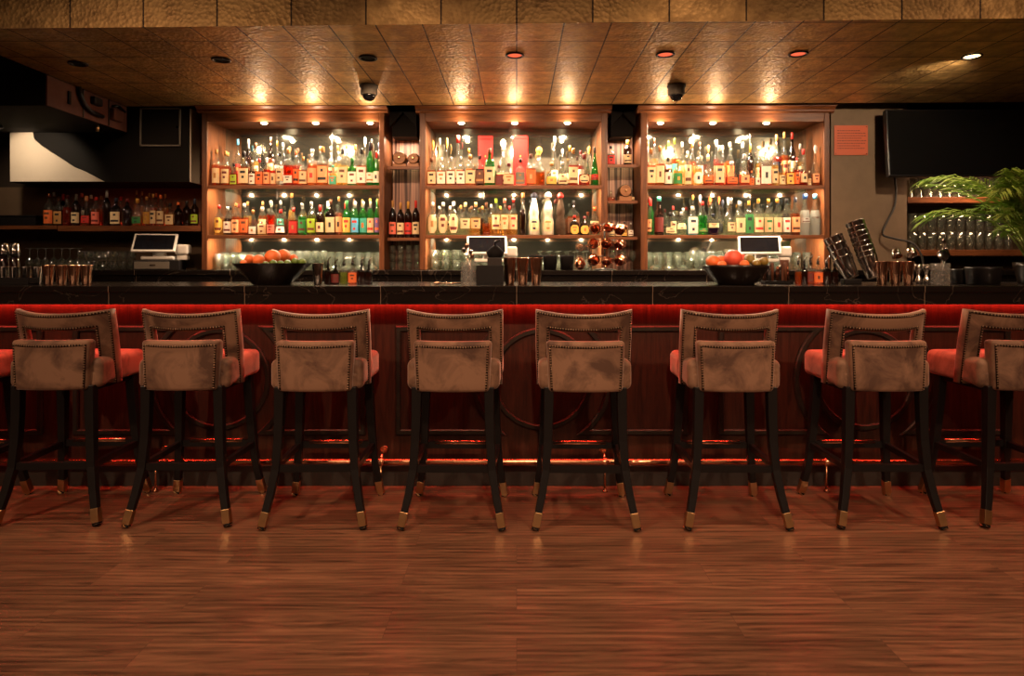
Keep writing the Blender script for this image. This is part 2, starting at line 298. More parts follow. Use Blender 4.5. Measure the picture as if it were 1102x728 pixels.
# ------------------------------------------------------------------ mesh building
class MB:
    def __init__(s): s.v = []; s.f = []; s.m = []; s.sm = []
    def add(s, vs, fs, mi=0, smooth=False):
        o = len(s.v); s.v += [tuple(p) for p in vs]
        for i, f in enumerate(fs):
            s.f.append(tuple(a + o for a in f)); s.m.append(mi[i] if isinstance(mi, list) else mi); s.sm.append(smooth)
        return s
    def box(s, x0, x1, y0, y1, z0, z1, mi=0):
        return s.add([(x, y, z) for z in (z0, z1) for y in (y0, y1) for x in (x0, x1)],
                     [(0, 2, 3, 1), (4, 5, 7, 6), (0, 1, 5, 4), (2, 6, 7, 3), (0, 4, 6, 2), (1, 3, 7, 5)], mi)
    def rbox(s, c, h, r, mi=0, k=3, fn=None):
        """rounded box: centre c, half sizes h, radius r"""
        r = min(r, *h)
        ax = []
        for H in h:
            a = [-H + r * t / k for t in range(k + 1)]
            mid = [(-H + r) + (2 * (H - r)) * t / 6 for t in range(1, 6)] if H - r > 1e-4 else []
            ax.append(a + mid + [-q for q in reversed(a)] if H - r > 1e-4 else a[:-1] + [0] + [-q for q in reversed(a[:-1])])
        vs = []; fs = []; idx = {}
        def vid(p):
            key = tuple(round(q, 6) for q in p)
            if key not in idx:
                q = [max(-(H - r), min(H - r, a)) for a, H in zip(p, h)]
                d = Vector([a - b for a, b in zip(p, q)])
                # spread evenly around the corner
                if d.length > 1e-9:
                    e = Vector([math.tan(max(-1, min(1, t / r)) * pi / 4) if abs(t) < r - 1e-9 else math.copysign(1, t) for t in d]); e.normalize(); d = e * r
                v = Vector(q) + d + Vector(c)
                if fn: v = Vector(fn(v))
                idx[key] = len(vs); vs.append(v)
            return idx[key]
        for a in range(3):
            b, cc = (a + 1) % 3, (a + 2) % 3
            for sgn in (-1, 1):
                for i in range(len(ax[b]) - 1):
                    for j in range(len(ax[cc]) - 1):
                        q = []
                        for (ii, jj) in ((i, j), (i + 1, j), (i + 1, j + 1), (i, j + 1)):
                            p = [0, 0, 0]; p[a] = sgn * h[a]; p[b] = ax[b][ii]; p[cc] = ax[cc][jj]; q.append(vid(p))
                        fs.append(tuple(q) if sgn > 0 else tuple(reversed(q)))
        return s.add(vs, fs, mi, True)
    def lathe(s, prof, seg=16, c=(0, 0, 0), n=2.0, ry=1.0, mi=0, a0=0, a1=2 * pi, mat_by=None, cap=True, smooth=True, rot=None):
        """prof: [(r, z)]; n: superellipse exponent; ry: depth ratio"""
        full = abs(a1 - a0 - 2 * pi) < 1e-6
        cols = seg if full else seg + 1
        vs = []; fs = []; ms = []
        for (r, z) in prof:
            for k in range(cols):
                a = a0 + (a1 - a0) * k / seg
                ca, sa = cos(a), sin(a)
                q = (abs(ca) ** n + abs(sa) ** n) ** (-1 / n) if n != 2 else 1
                p = Vector((r * q * ca, r * q * sa * ry, z))
                if rot is not None: p = rot @ p
                vs.append((p.x + c[0], p.y + c[1], p.z + c[2]))
        for i in range(len(prof) - 1):
            for k in range(seg):
                k2 = (k + 1) % cols if full else k + 1
                fs.append((i * cols + k, i * cols + k2, (i + 1) * cols + k2, (i + 1) * cols + k))
                ms.append(mat_by(i, k) if mat_by else mi)
        s.add(vs, fs, ms, smooth)
        if full and cap:
            o = len(s.v) - len(vs)
            if prof[0][0] > 1e-5: s.f.append(tuple(o + k for k in reversed(range(cols)))); s.m.append(ms[0]); s.sm.append(False)
            if prof[-1][0] > 1e-5: s.f.append(tuple(o + (len(prof) - 1) * cols + k for k in range(cols))); s.m.append(ms[-1]); s.sm.append(False)
        return s
    def tube(s, path, r, seg=8, mi=0, square=False, closed=False, smooth=True, ellipse=1.0):
        P = [Vector(p) for p in path]; n = len(P); vs = []; fs = []
        rr = r if isinstance(r, (list, tuple)) else [r] * n
        up = Vector((0, 0, 1))
        for i in range(n):
            if closed: t = P[(i + 1) % n] - P[i - 1]
            else: t = P[min(i + 1, n - 1)] - P[max(i - 1, 0)]
            t.normalize()
            ref = up if abs(t.z) < .92 else Vector((0, 1, 0))
            a = t.cross(ref).normalized(); b = a.cross(t)
            for k in range(seg):
                th = 2 * pi * (k + (.5 if square else 0)) / seg; f = math.sqrt(2) if square else 1
                vs.append(P[i] + (a * cos(th) + b * sin(th) * ellipse) * rr[i] * f)
        for i in range(n if closed else n - 1):
            for k in range(seg):
                j = (i + 1) % n
                fs.append((i * seg + k, i * seg + (k + 1) % seg, j * seg + (k + 1) % seg, j * seg + k))
        if not closed: fs += [tuple(reversed(range(seg))), tuple((n - 1) * seg + k for k in range(seg))]
        return s.add(vs, fs, mi, smooth and not square)
    def sphere(s, c, r, seg=12, rings=8, mi=0, sc=(1, 1, 1)):
        vs = [(c[0], c[1], c[2] - r * sc[2])]
        for i in range(1, rings):
            t = pi * i / rings - pi / 2
            for k in range(seg):
                a = 2 * pi * k / seg; vs.append((c[0] + r * sc[0] * cos(t) * cos(a), c[1] + r * sc[1] * cos(t) * sin(a), c[2] + r * sc[2] * sin(t)))
        vs.append((c[0], c[1], c[2] + r * sc[2])); fs = []
        for k in range(seg): fs.append((0, 1 + (k + 1) % seg, 1 + k))
        for i in range(rings - 2):
            for k in range(seg):
                a = 1 + i * seg; fs.append((a + k, a + (k + 1) % seg, a + seg + (k + 1) % seg, a + seg + k))
        a = 1 + (rings - 2) * seg
        for k in range(seg): fs.append((a + k, a + (k + 1) % seg, len(vs) - 1))
        return s.add(vs, fs, mi, True)
    def build(s, name, mats, parent=None, loc=None, bevel=0):
        me = bpy.data.meshes.new(name); me.from_pydata(s.v, [], s.f)
        for m in (mats if isinstance(mats, (list, tuple)) else [mats]): me.materials.append(m)
        me.polygons.foreach_set('material_index', s.m); me.polygons.foreach_set('use_smooth', s.sm); me.update()
        o = bpy.data.objects.new(name, me); COL.objects.link(o)
        if parent: o.parent = parent
        if loc: o.location = loc
        if bevel:
            b = o.modifiers.new('bevel', 'BEVEL'); b.width = bevel; b.segments = 2; b.limit_method = 'ANGLE'
        return o
def tag(o, label=None, cat=None, group=None, kind=None):
    if label: o['label'] = label
    if cat: o['category'] = cat
    if group: o['group'] = group
    if kind: o['kind'] = kind
    return o
def empty(name, loc=(0, 0, 0), rz=0, label=None, cat=None, group=None):
    o = bpy.data.objects.new(name, None); COL.objects.link(o); o.empty_display_size = .05
    o.location = loc; o.rotation_euler = (0, 0, rz); return tag(o, label, cat, group)
def copy_tree(o, parent=None):
    c = o.copy(); COL.objects.link(c)
    if parent: c.parent = parent
    for ch in list(o.children): copy_tree(ch, c)
    return c
def struct(name, mb, m, bevel=0): return tag(mb.build(name, m, bevel=bevel), kind='structure')
ORD = 'zeroth first second third fourth fifth sixth seventh eighth ninth tenth eleventh twelfth thirteenth fourteenth fifteenth sixteenth seventeenth eighteenth nineteenth twentieth'.split()
def ordn(i): return ORD[i] if i <= 20 else 'twenty-' + ORD[i - 20]

# ------------------------------------------------------------------ the setting
struct('floor', MB().box(-6.2, 6.2, -4.2, 6.2, -.1, 0), M['floor'])
struct('ceiling', MB().box(-6.2, 6.2, -4.2, 6.2, 3.7, 3.8), M['ceil'])
struct('wall_back', MB().box(-6.2, 6.2, 5.9, 6.0, 0, 3.7), M['darkwall'])
struct('wall_left', MB().box(-6.3, -6.2, -4.2, 6.2, 0, 3.7), M['roomwall'])
struct('wall_right', MB().box(6.2, 6.3, -4.2, 6.2, 0, 3.7), M['roomwall'])
struct('wall_front', MB().box(-6.2, 6.2, -4.3, -4.2, 0, 3.7), M['roomwall'])
# soffit over the bar: its front and back edges run very slightly askew
SX0, SX1, SZ = -3.14, 5.0, 2.56
def yf(x): return 3.50 - (x + .2) * .0275
def yb(x): return 5.27 - (x + .2) * .02
sv = [(SX0, yf(SX0), SZ), (SX1, yf(SX1), SZ), (SX1, yb(SX1), SZ), (SX0, yb(SX0), SZ)]
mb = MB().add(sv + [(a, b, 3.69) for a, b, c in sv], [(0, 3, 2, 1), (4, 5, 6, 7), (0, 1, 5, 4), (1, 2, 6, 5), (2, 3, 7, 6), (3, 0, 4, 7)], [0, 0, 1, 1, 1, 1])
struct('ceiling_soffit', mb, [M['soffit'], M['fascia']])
# plaster pier right of the cabinets
struct('wall_pier', MB().box(X(893, 5.45) + .01, X(976, 5.45), 5.45, 5.88, 1.2445, 3.69), M['taupewall'])
# bulkhead on the left with an access hatch
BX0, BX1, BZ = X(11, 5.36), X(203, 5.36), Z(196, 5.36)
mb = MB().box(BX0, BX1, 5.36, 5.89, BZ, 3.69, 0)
bulk = struct('wall_bulkhead', mb, [M['bulkshade']])
pp = [(11, 137), (29, 138), (35, 142), (37, 150), (45, 157), (80, 180), (92, 185), (112, 195.5), (11, 195.5)]  # outline of the lit patch; the shadow edge is shaped into this cut
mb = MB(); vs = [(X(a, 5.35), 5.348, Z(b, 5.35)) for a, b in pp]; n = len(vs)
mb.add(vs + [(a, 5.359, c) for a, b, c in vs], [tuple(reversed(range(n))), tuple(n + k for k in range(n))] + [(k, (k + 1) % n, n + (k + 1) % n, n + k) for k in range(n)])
tag(mb.build('wall_lit_patch', M['bulk']), 'lit patch of the white bulkhead, built as a panel with a slanting edge', 'panel')
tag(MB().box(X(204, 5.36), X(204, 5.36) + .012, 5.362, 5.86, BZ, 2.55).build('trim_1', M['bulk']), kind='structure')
t = empty('access_hatch', (X(173, 5.35), 5.345, Z(137, 5.35)), 0, 'flush metal access hatch high on the bulkhead beside the left cabinet', 'hatch')
hw, hh = .165, .155
MB().box(-hw, hw, 0, .012, -hh, hh).build('hatch_door', M['bulkshade'], t)
fr = MB()
for a in ((-hw, -hw + .012, -hh, hh), (hw - .012, hw, -hh, hh), (-hw, hw, -hh, -hh + .012), (-hw, hw, hh - .012, hh)): fr.box(a[0], a[1], -.006, .0, a[2], a[3])
fr.build('hatch_frame', M['grey'], t)
MB().lathe([(.009, -.012), (.009, 0)], 10, (hw - .03, 0, 0), rot=Matrix.Rotation(R(90), 3, 'X')).build('latch', M['steel'], t)

# ------------------------------------------------------------------ bar stools
def sweep2d(inner, outer, sec, mapf, mi=0, mb=None, closed=False):
    mb = mb or MB(); vs = []; fs = []; n = len(inner); k = len(sec)
    for i in range(n):
        for (s, t) in sec:
            u = inner[i][0] * (1 - s) + outer[i][0] * s; v = inner[i][1] * (1 - s) + outer[i][1] * s
            vs.append(mapf(u, v, t))
    for i in range(n - 1):
        for j in range(k): fs.append((i * k + j, (i + 1) * k + j, (i + 1) * k + (j + 1) % k, i * k + (j + 1) % k))
    fs += [tuple(range(k)), tuple((n - 1) * k + j for j in reversed(range(k)))]
    return mb.add(vs, fs, mi, True)
def fmap(u, v, t):        # back frame surface: top leans towards the sitter's back, ends wrap forward
    lean = -.185 + .085 * (1.06 - v) / .39
    return (u, lean - .03 + .095 * (abs(u) / .245) ** 2.2 + t, v)
def make_stool():
    root = empty('bar_stool', (0, 0, 0))
    hw = .2425
    inner = [(-hw + .072, .675), (-hw + .070, .80), (-hw + .070, .90), (-hw + .070, .962)]
    outer = [(-hw + .008, .672), (-hw + .002, .80), (-hw, .93), (-hw, 1.062)]
    for i in range(1, 16):
        f = i / 16; u = -hw + .070 + (2 * hw - .14) * f; uo = -hw + 2 * hw * f
        dip = .022 * (1 - abs(2 * f - 1) ** 2.2)
        inner.append((u, .962 - dip * .4)); outer.append((uo, 1.062 - dip))
    inner += [(-a, b) for a, b in reversed(inner[:4])]; outer += [(-a, b) for a, b in reversed(outer[:4])]
    T = .05
    sec = [(0, .012), (.05, .003), (.16, 0), (.5, -.004), (.84, 0), (.95, .003), (1, .012), (1, T - .012), (.95, T - .003), (.84, T), (.16, T), (.05, T - .003), (0, T - .012)]
    bf = sweep2d(inner, outer, sec, fmap).build('back_frame', M['velvet'], root)
    def nails(path, step, tt, mf, parent):
        nb = MB(); L = 0; last = None; pts = []; rib = []
        for p in path:
            if last:
                seg = math.dist(p, last); m = max(1, int(seg / .002))
                for q in range(m):
                    L += seg / m
                    if L >= step: L -= step; f = (q + 1) / m; pts.append((last[0] + (p[0] - last[0]) * f, last[1] + (p[1] - last[1]) * f))
            rib.append(mf(p[0], p[1], tt + .0035)); last = p
        nb.tube(rib, .0058, 6, mi=1)
        for u, v in pts: nb.sphere(mf(u, v, tt), .0050, 6, 4, sc=(1, .7, 1))
        nb.build('nailhead_trim', [M['nail'], M['seam']], parent)
    nails([(i[0] * .14 + o[0] * .86, i[1] * .14 + o[1] * .86) for i, o in zip(inner, outer)], .0125, -.003, fmap, bf)
    nails([(i[0] * .86 + o[0] * .14, i[1] * .86 + o[1] * .14) for i, o in zip(inner, outer)], .0125, -.003, fmap, bf)
    # lower back pad, nearest the room
    def pmap(v):
        x, y, z = v; return (x * (1 + .03 * (z - .79) / .12), y + .03 * (x / .185) ** 2, z - .006 * (x / .185) ** 2 * (z - .67) * -4 * .2)
    lb = MB().rbox((0, -.218, .789), (.186, .032, .123), .018, fn=pmap, k=3).build('lower_back', M['velvet'], root)
    def lmap(u, v, t): return pmap((u, -.250 + t, v))
    nails([(-.170, .675), (-.170, .78), (-.170, .889)] + [(-.170 + .34 * k / 12, .889 - .004 * sin(pi * k / 12)) for k in range(1, 12)] + [(.170, .889), (.170, .78), (.170, .675)], .0125, -.002, lmap, lb)
    for sx in (-1, 1):
        MB().rbox((sx * .186, -.156, .714), (.020, .036, .042), .018).build('side_pad', M['velvet'], root)
    def smap(v):
        x, y, z = v
        if z > .76: z += .012 * (1 - min(1, (x / .22) ** 2)) * (1 - min(1, (y / .22) ** 2))
        w = 1 + .04 * (y + .1); return (x * w, y, z - (.012 if z < .72 and y < -.1 else 0))
    MB().rbox((0, .022, .748), (.230, .210, .068), .032, fn=smap).build('seat', M['velvet'], root)
    MB().box(-.195, .195, -.17, .18, .655, .69).build('seat_frame', M['leg'], root, bevel=.004)
    for sx in (-1, 1):
        for rear in (True, False):
            if rear: pts = [(.178, -.185, .685), (.180, -.185, .55), (.184, -.188, .42), (.194, -.198, .28), (.214, -.219, .16), (.236, -.240, .06), (.248, -.250, 0)]
            else: pts = [(.185, .165, .685), (.190, .172, .55), (.196, .182, .42), (.204, .195, .28), (.216, .212, .16), (.230, .232, .06), (.240, .245, 0)]
            rr = [.0235, .0225, .021, .0195, .018, .0165, .016]
            fine = []; fr_ = []
            for i in range(len(pts) - 1):
                for q in range(3):
                    f = q / 3; fine.append([sx * (pts[i][0] * (1 - f) + pts[i + 1][0] * f), pts[i][1] * (1 - f) + pts[i + 1][1] * f, pts[i][2] * (1 - f) + pts[i + 1][2] * f]); fr_.append(rr[i] * (1 - f) + rr[i + 1] * f)
            fine.append([sx * pts[-1][0], pts[-1][1], 0.006]); fr_.append(rr[-1])
            lg = MB().tube(fine, fr_, 4, square=True).build('leg', M['leg'], root, bevel=.003)
            cutz = .085; e = fine[-1]; b0 = None
            for i in range(len(fine) - 1):
                if fine[i][2] >= cutz >= fine[i + 1][2]:
                    f = (fine[i][2] - cutz) / (fine[i][2] - fine[i + 1][2]); b0 = [fine[i][j] * (1 - f) + fine[i + 1][j] * f for j in range(3)]; mid = [p for p in fine[i + 1:-1]]
            tag(MB().tube([b0] + mid + [[e[0], e[1], .008]], .0185, 4, square=True).build('brass_tip', M['brass'], lg, bevel=.002), 'brass foot tip')
    MB().tube([(-.19, -.197, .285), (.19, -.197, .285)], .013, 4, square=True, ellipse=1.3).build('stretcher', M['leg'], root)
    for sx in (-1, 1): MB().tube([(sx * .196, -.19, .287), (sx * .204, .19, .293)], .012, 4, square=True, ellipse=1.3).build('stretcher', M['leg'], root)
    fs = MB().tube([(-.2, .197, .296), (.2, .197, .296)], .014, 4, square=True, ellipse=1.3).build('footrest', M['leg'], root)
    tag(MB().tube([(-.145, .197, .306), (.145, .197, .306)], .0150, 12, ellipse=1.0).build('wear_plate', M['rail'], fs), 'metal wear plate')
    return root
stool0 = make_stool()
SP = [(-2.97, 3.47, .5), (-2.316, 3.50, 1.5), (X(189.5, 3.24), 3.49, 1.0), (X(335.5, 3.21), 3.46, .8), (X(487, 3.2), 3.45, -1.2), (X(632, 3.195), 3.445, -1), (X(796, 3.2), 3.45, -.8), (X(961, 3.215), 3.465, -1), (X(1112, 3.24), 3.49, 1.6)]
SL = ['taupe velvet bar stool cut off by the left edge, only its seat showing', 'taupe velvet nailhead bar stool below the row of copper tins at the left end',
      'taupe velvet nailhead bar stool below the register on a cash drawer', 'taupe velvet nailhead bar stool below the bitters bottles right of the long bowl',
      'taupe velvet nailhead bar stool below the cut-glass jar of bar spoons', 'taupe velvet nailhead bar stool below the copper mug tree',
      'taupe velvet nailhead bar stool below the round fruit bowl', 'taupe velvet nailhead bar stool below the leaning stacks of steel tins', 'taupe velvet nailhead bar stool below the potted palm, cut by the right edge']
for i, (x, y, a) in enumerate(SP):
    o = stool0 if i == 0 else copy_tree(stool0)
    o.location = (x, y, 0); o.rotation_euler = (0, 0, R(a)); tag(o, SL[i], 'bar stool', 'bar stools lined up along the bar')

# ------------------------------------------------------------------ the bar
BXL, BXR, BZT = -4.6, 4.6, 1.171
bar = empty('bar_counter', (0, 3.86, 0), 0, 'long bar with black marble top, dark wood front, ring mouldings and red glow', 'bar')
def P(o): return o                                   # parts below are built in bar-local coordinates (y - 3.86)
MB().box(BXL, BXR, -.26, .61, 1.135, BZT).build('countertop', M['marble'], bar, bevel=.004)
MB().box(BXL, BXR, -.255, -.215, 1.07, 1.135).build('counter_apron', M['marble'], bar)
MB().box(BXL, BXR, 0, .05, .12, 1.134).build('front_panel', M['panelwood'], bar)
MB().box(BXL, BXR, .05, .55, .0, 1.134).build('bar_body', M['mattblack'], bar)
MB().box(BXL, BXR, -.012, .05, 0, .118).build('plinth', M['plinth'], bar, bevel=.004)
MB().box(BXL, BXR, -.20, -.165, 1.112, 1.134).box(BXL, BXR, -.165, -.160, 1.074, 1.134).build('strip_channel', M['mattblack'], bar)  # channel of the added strip; its lip keeps red off the panel top
tag(MB().box(BXL, BXR, -.190, -.176, 1.103, 1.111).build('light_strip', M['led'], bar), 'added red fill strip hidden under the counter lip')  # second strip, added for more red on floor and seats
tag(MB().box(BXL, BXR, -.030, -.018, 1.063, 1.071).build('light_strip', M['led'], bar), 'glowing red light strip')
MB().box(BXL, BXR, -.045, -.001, 1.0715, 1.134).build('strip_channel', M['patina'], bar)
# two shallow rails
dB = 3.86
def prof_sweep(mb, path, wdt, dep, closed=False):
    """flat raised moulding following a path in the x-z plane, in front of the panel (y<0)"""
    P2 = [Vector((a, b)) for a, b in path]; n = len(P2); vs = []; fs = []
    for i in range(n):
        a = P2[(i - 1) % n] if closed or i > 0 else P2[i]; b = P2[(i + 1) % n] if closed or i < n - 1 else P2[i]
        d1 = (P2[i] - a); d2 = (b - P2[i])
        if d1.length < 1e-7: d1 = d2
        if d2.length < 1e-7: d2 = d1
        d1.normalize(); d2.normalize(); t = (d1 + d2).normalized(); nn = Vector((-t.y, t.x)); k = wdt / 2 / max(.35, nn.dot(Vector((-d1.y, d1.x))))
        for (s, y) in ((-1, 0), (-1, -dep), (-.6, -dep * 1.5), (.6, -dep * 1.5), (1, -dep), (1, 0)):
            p = P2[i] + nn * k * s; vs.append((p.x, y, p.y))
    for i in range(n if closed else n - 1):
        for j in range(5): q = (i + 1) % n; fs.append((i * 6 + j, q * 6 + j, q * 6 + j + 1, i * 6 + j + 1))
    if not closed: fs += [tuple(range(6)), tuple((n - 1) * 6 + j for j in reversed(range(6)))]
    mb.add(vs, fs, 0, False)
mod = 346.5 * dB / F
for c in (-2, -1, 0, 1, 2):
    xc = X(583, dB) + c * mod
    if abs(xc) > 4: continue
    zc = Z(408, dB); sc = dB / F
    mb = MB(); prof_sweep(mb, [(xc + 52 * sc * cos(2 * pi * k / 56), zc + 52 * sc * sin(2 * pi * k / 56)) for k in range(56)], .034, .012, True)
    mb.build('ring_moulding', M['patina'], bar)
    for sg in (-1, 1):
        zt, zb = Z(354, dB), Z(465, dB); r = 73 * sc
        at, ab = math.asin((zt - zc) / r), math.asin((zb - zc) / r)
        path = [(xc + sg * r * cos(at + (ab - at) * k / 20), zc + r * sin(at + (ab - at) * k / 20)) for k in range(21)]
        path += [(xc + sg * 154 * sc, zb), (xc + sg * 154 * sc, zt)]
        if sg < 0: path = path[::-1]
        mb = MB(); prof_sweep(mb, path, .034, .012, True); mb.build('panel_moulding', M['patina'], bar)
fr_ = MB().tube([(BXL, -.105, .169), (BXR, -.105, .169)], .0185, 14).build('foot_rail', M['rail'], bar)
for px in (-72, 168, 410, 651, 889, 1129):
    x = X(px, 3.76); b = MB()
    b.tube([(x, -.105, .150), (x, -.105, .02)], .005, 8); b.lathe([(.016, 0), (.012, .008), (.005, .02)], 12, (x, -.105, 0.001))
    b.lathe([(.023, -.016), (.025, -.01), (.025, .01), (.023, .016)], 16, (x, -.105, .169), rot=Matrix.Rotation(R(90), 3, 'Y'))
    b.tube([(x, -.105, .169), (x, -.07, .20), (x, -.012, .212)], .007, 8); b.lathe([(.024, 0), (.02, .01)], 12, (x, 0, .212), rot=Matrix.Rotation(R(90), 3, 'X'))
    b.build('rail_bracket', M['rail'], fr_)

# ------------------------------------------------------------------ back counter and cabinets
CZ = 1.244
bc = empty('back_counter', (0, 5.1, 0), 0, 'long black marble back counter running under the lit cabinets', 'counter')
MB().box(-4.7, 4.7, .03, .77, 1.205, CZ).build('counter_slab', M['marble'], bc, bevel=.003)
MB().box(-4.7, 4.7, .055, .75, 0, 1.204).build('counter_base', M['marble'], bc)
D = 5.35
LAMPS = []
def cabinet(xa, xb, ia, ib, lamps, which, top=118):
    x0, x1, i0, i1 = X(xa, D), X(xb, D), X(ia, D), X(ib, D)
    xc = (x0 + x1) / 2
    t = empty('display_cabinet', (xc, D, CZ), 0, which, 'cabinet', 'lit display cabinets of the back bar')
    L = lambda v: v - xc
    zt = Z(119, D) - CZ; zh = Z(131, D) - CZ; dp = .36
    for a, b in ((x0, i0), (i1, x1)):
        MB().box(L(a), L(b), 0, dp, 0.001, zt).build('side_panel', M['cabwood'], t, bevel=.004)
    MB().box(L(i0), L(i1), 0.0, .03, zh, zt).build('header_rail', M['cabwoodx'], t, bevel=.003)
    MB().box(L(i0), L(i1), .03, dp, zh + .012, zh + .03).build('inner_ceiling', M['cabwoodx'], t)
    # crown moulding: stepped profile running along x
    prof = [(0.0, zt - .02), (-.02, zt - .01), (-.02, zt + .004), (-.035, zt + .010), (-.06, zt + .032), (-.068, zt + .036), (-.068, 1.312), (0.3, 1.312), (.3, zt - .02)]
    e = .03; xs = (L(x0) - e, L(x1) + e); vs = [(x, y, z) for x in xs for y, z in prof]; n = len(prof)
    fs = [(j, (j + 1) % n, n + (j + 1) % n, n + j) for j in range(n)] + [tuple(reversed(range(n))), tuple(n + j for j in range(n))]
    MB().add(vs, fs).build('crown_moulding', M['cabwoodx'], t)
    MB().box(L(i0), L(i1), dp - .025, dp, 0.001, zh + .01).build('back_mirror', M['mirror'], t)
    for f in (.32, .66):   # mirror joint strips
        MB().box(L(i0 + (i1 - i0) * f) - .004, L(i0 + (i1 - i0) * f) + .004, dp - .031, dp - .0255, .60, zh).build('mirror_strip', M['steel'], t)
    for z in (Z(199.5, D) - CZ, Z(253, D) - CZ):
        s = MB().box(L(i0) + .001, L(i1) - .001, .022, dp - .032, z - .012, z).build('shelf', M['shelfglass'], t)
        MB().box(L(i0) + .001, L(i1) - .001, 0.004, .022, z - .028, z).build('shelf_edge', M['cabwoodx'], s, bevel=.002)
        for k in range(5):
            light('AREA', 'shelf_fill', (x0 + (x1 - x0) * (k + .5) / 5, D + .032, z + CZ - .014), 4.5, WARM2, (x0 + (x1 - x0) * (k + .5) / 5, D + .13, z + CZ - .42), size=.016)  # added fill under the shelf edge, no fitting built
    for lx in lamps:
        x = X(lx, 5.34)
        lp = MB().lathe([(.030, .018), (.034, .010), (.032, .002), (.026, .0)], 20, (L(x), .035, zh - .004)).build('puck_light', M['steel'], t)
        tag(MB().lathe([(.001, -.010), (.012, -.009), (.022, -.004), (.026, .0)], 20, (L(x), .035, zh - .005)).build('lamp_face', M['lamp'], lp), 'glowing lamp face')
        LAMPS.append((x, D - .035, zh + CZ - .02)); LAMPS.append((x, D + .12, zh + CZ - .02))
    return t
cabinet(217, 413.5, 223, 408, (282, 338, 397), 'left lit wooden display cabinet full of bottles, beside the open corner shelf')
cabinet(451.5, 654, 458, 647, (496, 554, 611), 'middle lit wooden display cabinet with two red cartons on its top shelf')
cabinet(689.5, 893, 697, 887, (712, 769, 827), 'right lit wooden display cabinet, beside the plaster wall and its orange sign')
for i, (x, y, z) in enumerate(LAMPS):
    if i % 2 == 0: light('POINT', 'cabinet_lamp_front', (x, y - .012, z), 2.6, WARM2, size=.015)
    else: light('AREA', 'cabinet_lamp', (x, y, z), 24, WARM2, (x, y + .02, 0), size=.05)

def niche(pa, pb, shelves, lab):
    x0, x1 = X(pa, D) + .012, X(pb, D) - .012; xc = (x0 + x1) / 2; L = lambda v: v - xc
    t = empty('niche_shelving', (xc, 5.42, CZ), 0, lab, 'shelves', 'narrow shelf niches between the cabinets')
    MB().box(L(x0), L(x1), .24, .25, .001, 1.16).build('bead_curtain', M['curtain'], t)
    MB().box(L(x0) + .02, L(x1) - .02, .252, .27, .001, 1.29).build('back_board', M['cabwood'], t)
    for z in shelves:
        s = MB().box(L(x0), L(x1), .022, .235, z - CZ - .010, z - CZ).build('shelf', M['shelfglass'], t)
        MB().box(L(x0), L(x1), 0, .022, z - CZ - .024, z - CZ).build('shelf_edge', M['cabwoodx'], s)
    MB().box(L(x0) + .03, L(x1) - .03, 0.05, .23, 1.10, 1.29).build('top_box', M['mattblack'], t)
    # sloping dark bracket at the top
    for s in (-1, 1):
        e = L(x1) - .022 if s > 0 else L(x0) + .022
        v = [(e, -.02, 1.17), (e - s * .11, -.02, 1.29), (e, -.02, 1.29)]
        MB().add(v + [(a, .04, c) for a, b, c in v], [(0, 1, 2), (3, 5, 4), (0, 3, 4, 1), (1, 4, 5, 2), (2, 5, 3, 0)]).build('bracket', M['mattblack'], t)
DN = 5.42
niche(413.5, 451.5, (Z(179, DN), Z(256, DN)), 'narrow shelf niche between the left and middle cabinets holding wine bottles')
niche(654, 689.5, (Z(177, DN), Z(216, DN), Z(255, DN)), 'narrow shelf niche between the middle and right cabinets with three shelves')
light('AREA', 'niche_lamp', (X(432, DN), 5.50, 2.33), 5, WARM2, (X(432, DN), 5.5, 0), size=.12)
light('AREA', 'niche_lamp', (X(672, DN), 5.50, 2.33), 4, WARM2, (X(672, DN), 5.5, 0), size=.12)

# ------------------------------------------------------------------ bottles
KIND = {  # profile of (radius share, height share); n exponent; depth ratio; cap start; label band; fill
 'round':  ([(.90, 0), (1, .02), (1, .56), (.93, .62), (.60, .70), (.36, .75), (.32, .80), (.32, .90)], 2, 1, .88, (.08, .48), .58, .36),
 'wine':   ([(.92, 0), (1, .02), (1, .60), (.93, .66), (.55, .74), (.36, .78), (.34, .84), (.34, .97)], 2, 1, .80, (.10, .42), .64, .37),
 'square': ([(.93, 0), (1, .02), (1, .58), (.95, .63), (.55, .70), (.33, .73), (.31, .78), (.31, .90)], 6, .72, .86, (.08, .50), .55, .36),
 'squat':  ([(.80, 0), (.95, .03), (1, .20), (.97, .36), (.70, .50), (.36, .58), (.26, .66), (.24, .86)], 2.6, .75, .84, (.10, .34), .36, .34),
 'cone':   ([(.94, 0), (1, .03), (.98, .12), (.70, .42), (.42, .62), (.30, .70), (.28, .78), (.28, .90)], 2, 1, .86, (.10, .34), .40, .34),
 'slim':   ([(.90, 0), (1, .02), (1, .50), (.85, .60), (.58, .68), (.46, .76), (.44, .86), (.44, .93)], 2, 1, .88, (.08, .46), .60, .50),
 'cognac': ([(.80, 0), (.98, .03), (1, .12), (.92, .34), (.66, .56), (.38, .72), (.26, .82), (.25, .95)], 2, 1, .86, (.16, .30), .50, .30),
 'decanter': ([(.70, 0), (.88, .03), (1, .16), (1, .30), (.85, .44), (.45, .56), (.24, .64), (.22, .80)], 2.4, .7, .79, (.08, .30), .30, .40),
 'figure': ([(.88, 0), (1, .03), (.97, .30), (.80, .42), (.78, .46), (.86, .52), (.80, .62), (.52, .76), (.36, .84), (.42, .87)], 2, 1, .86, None, 1, .62),
}
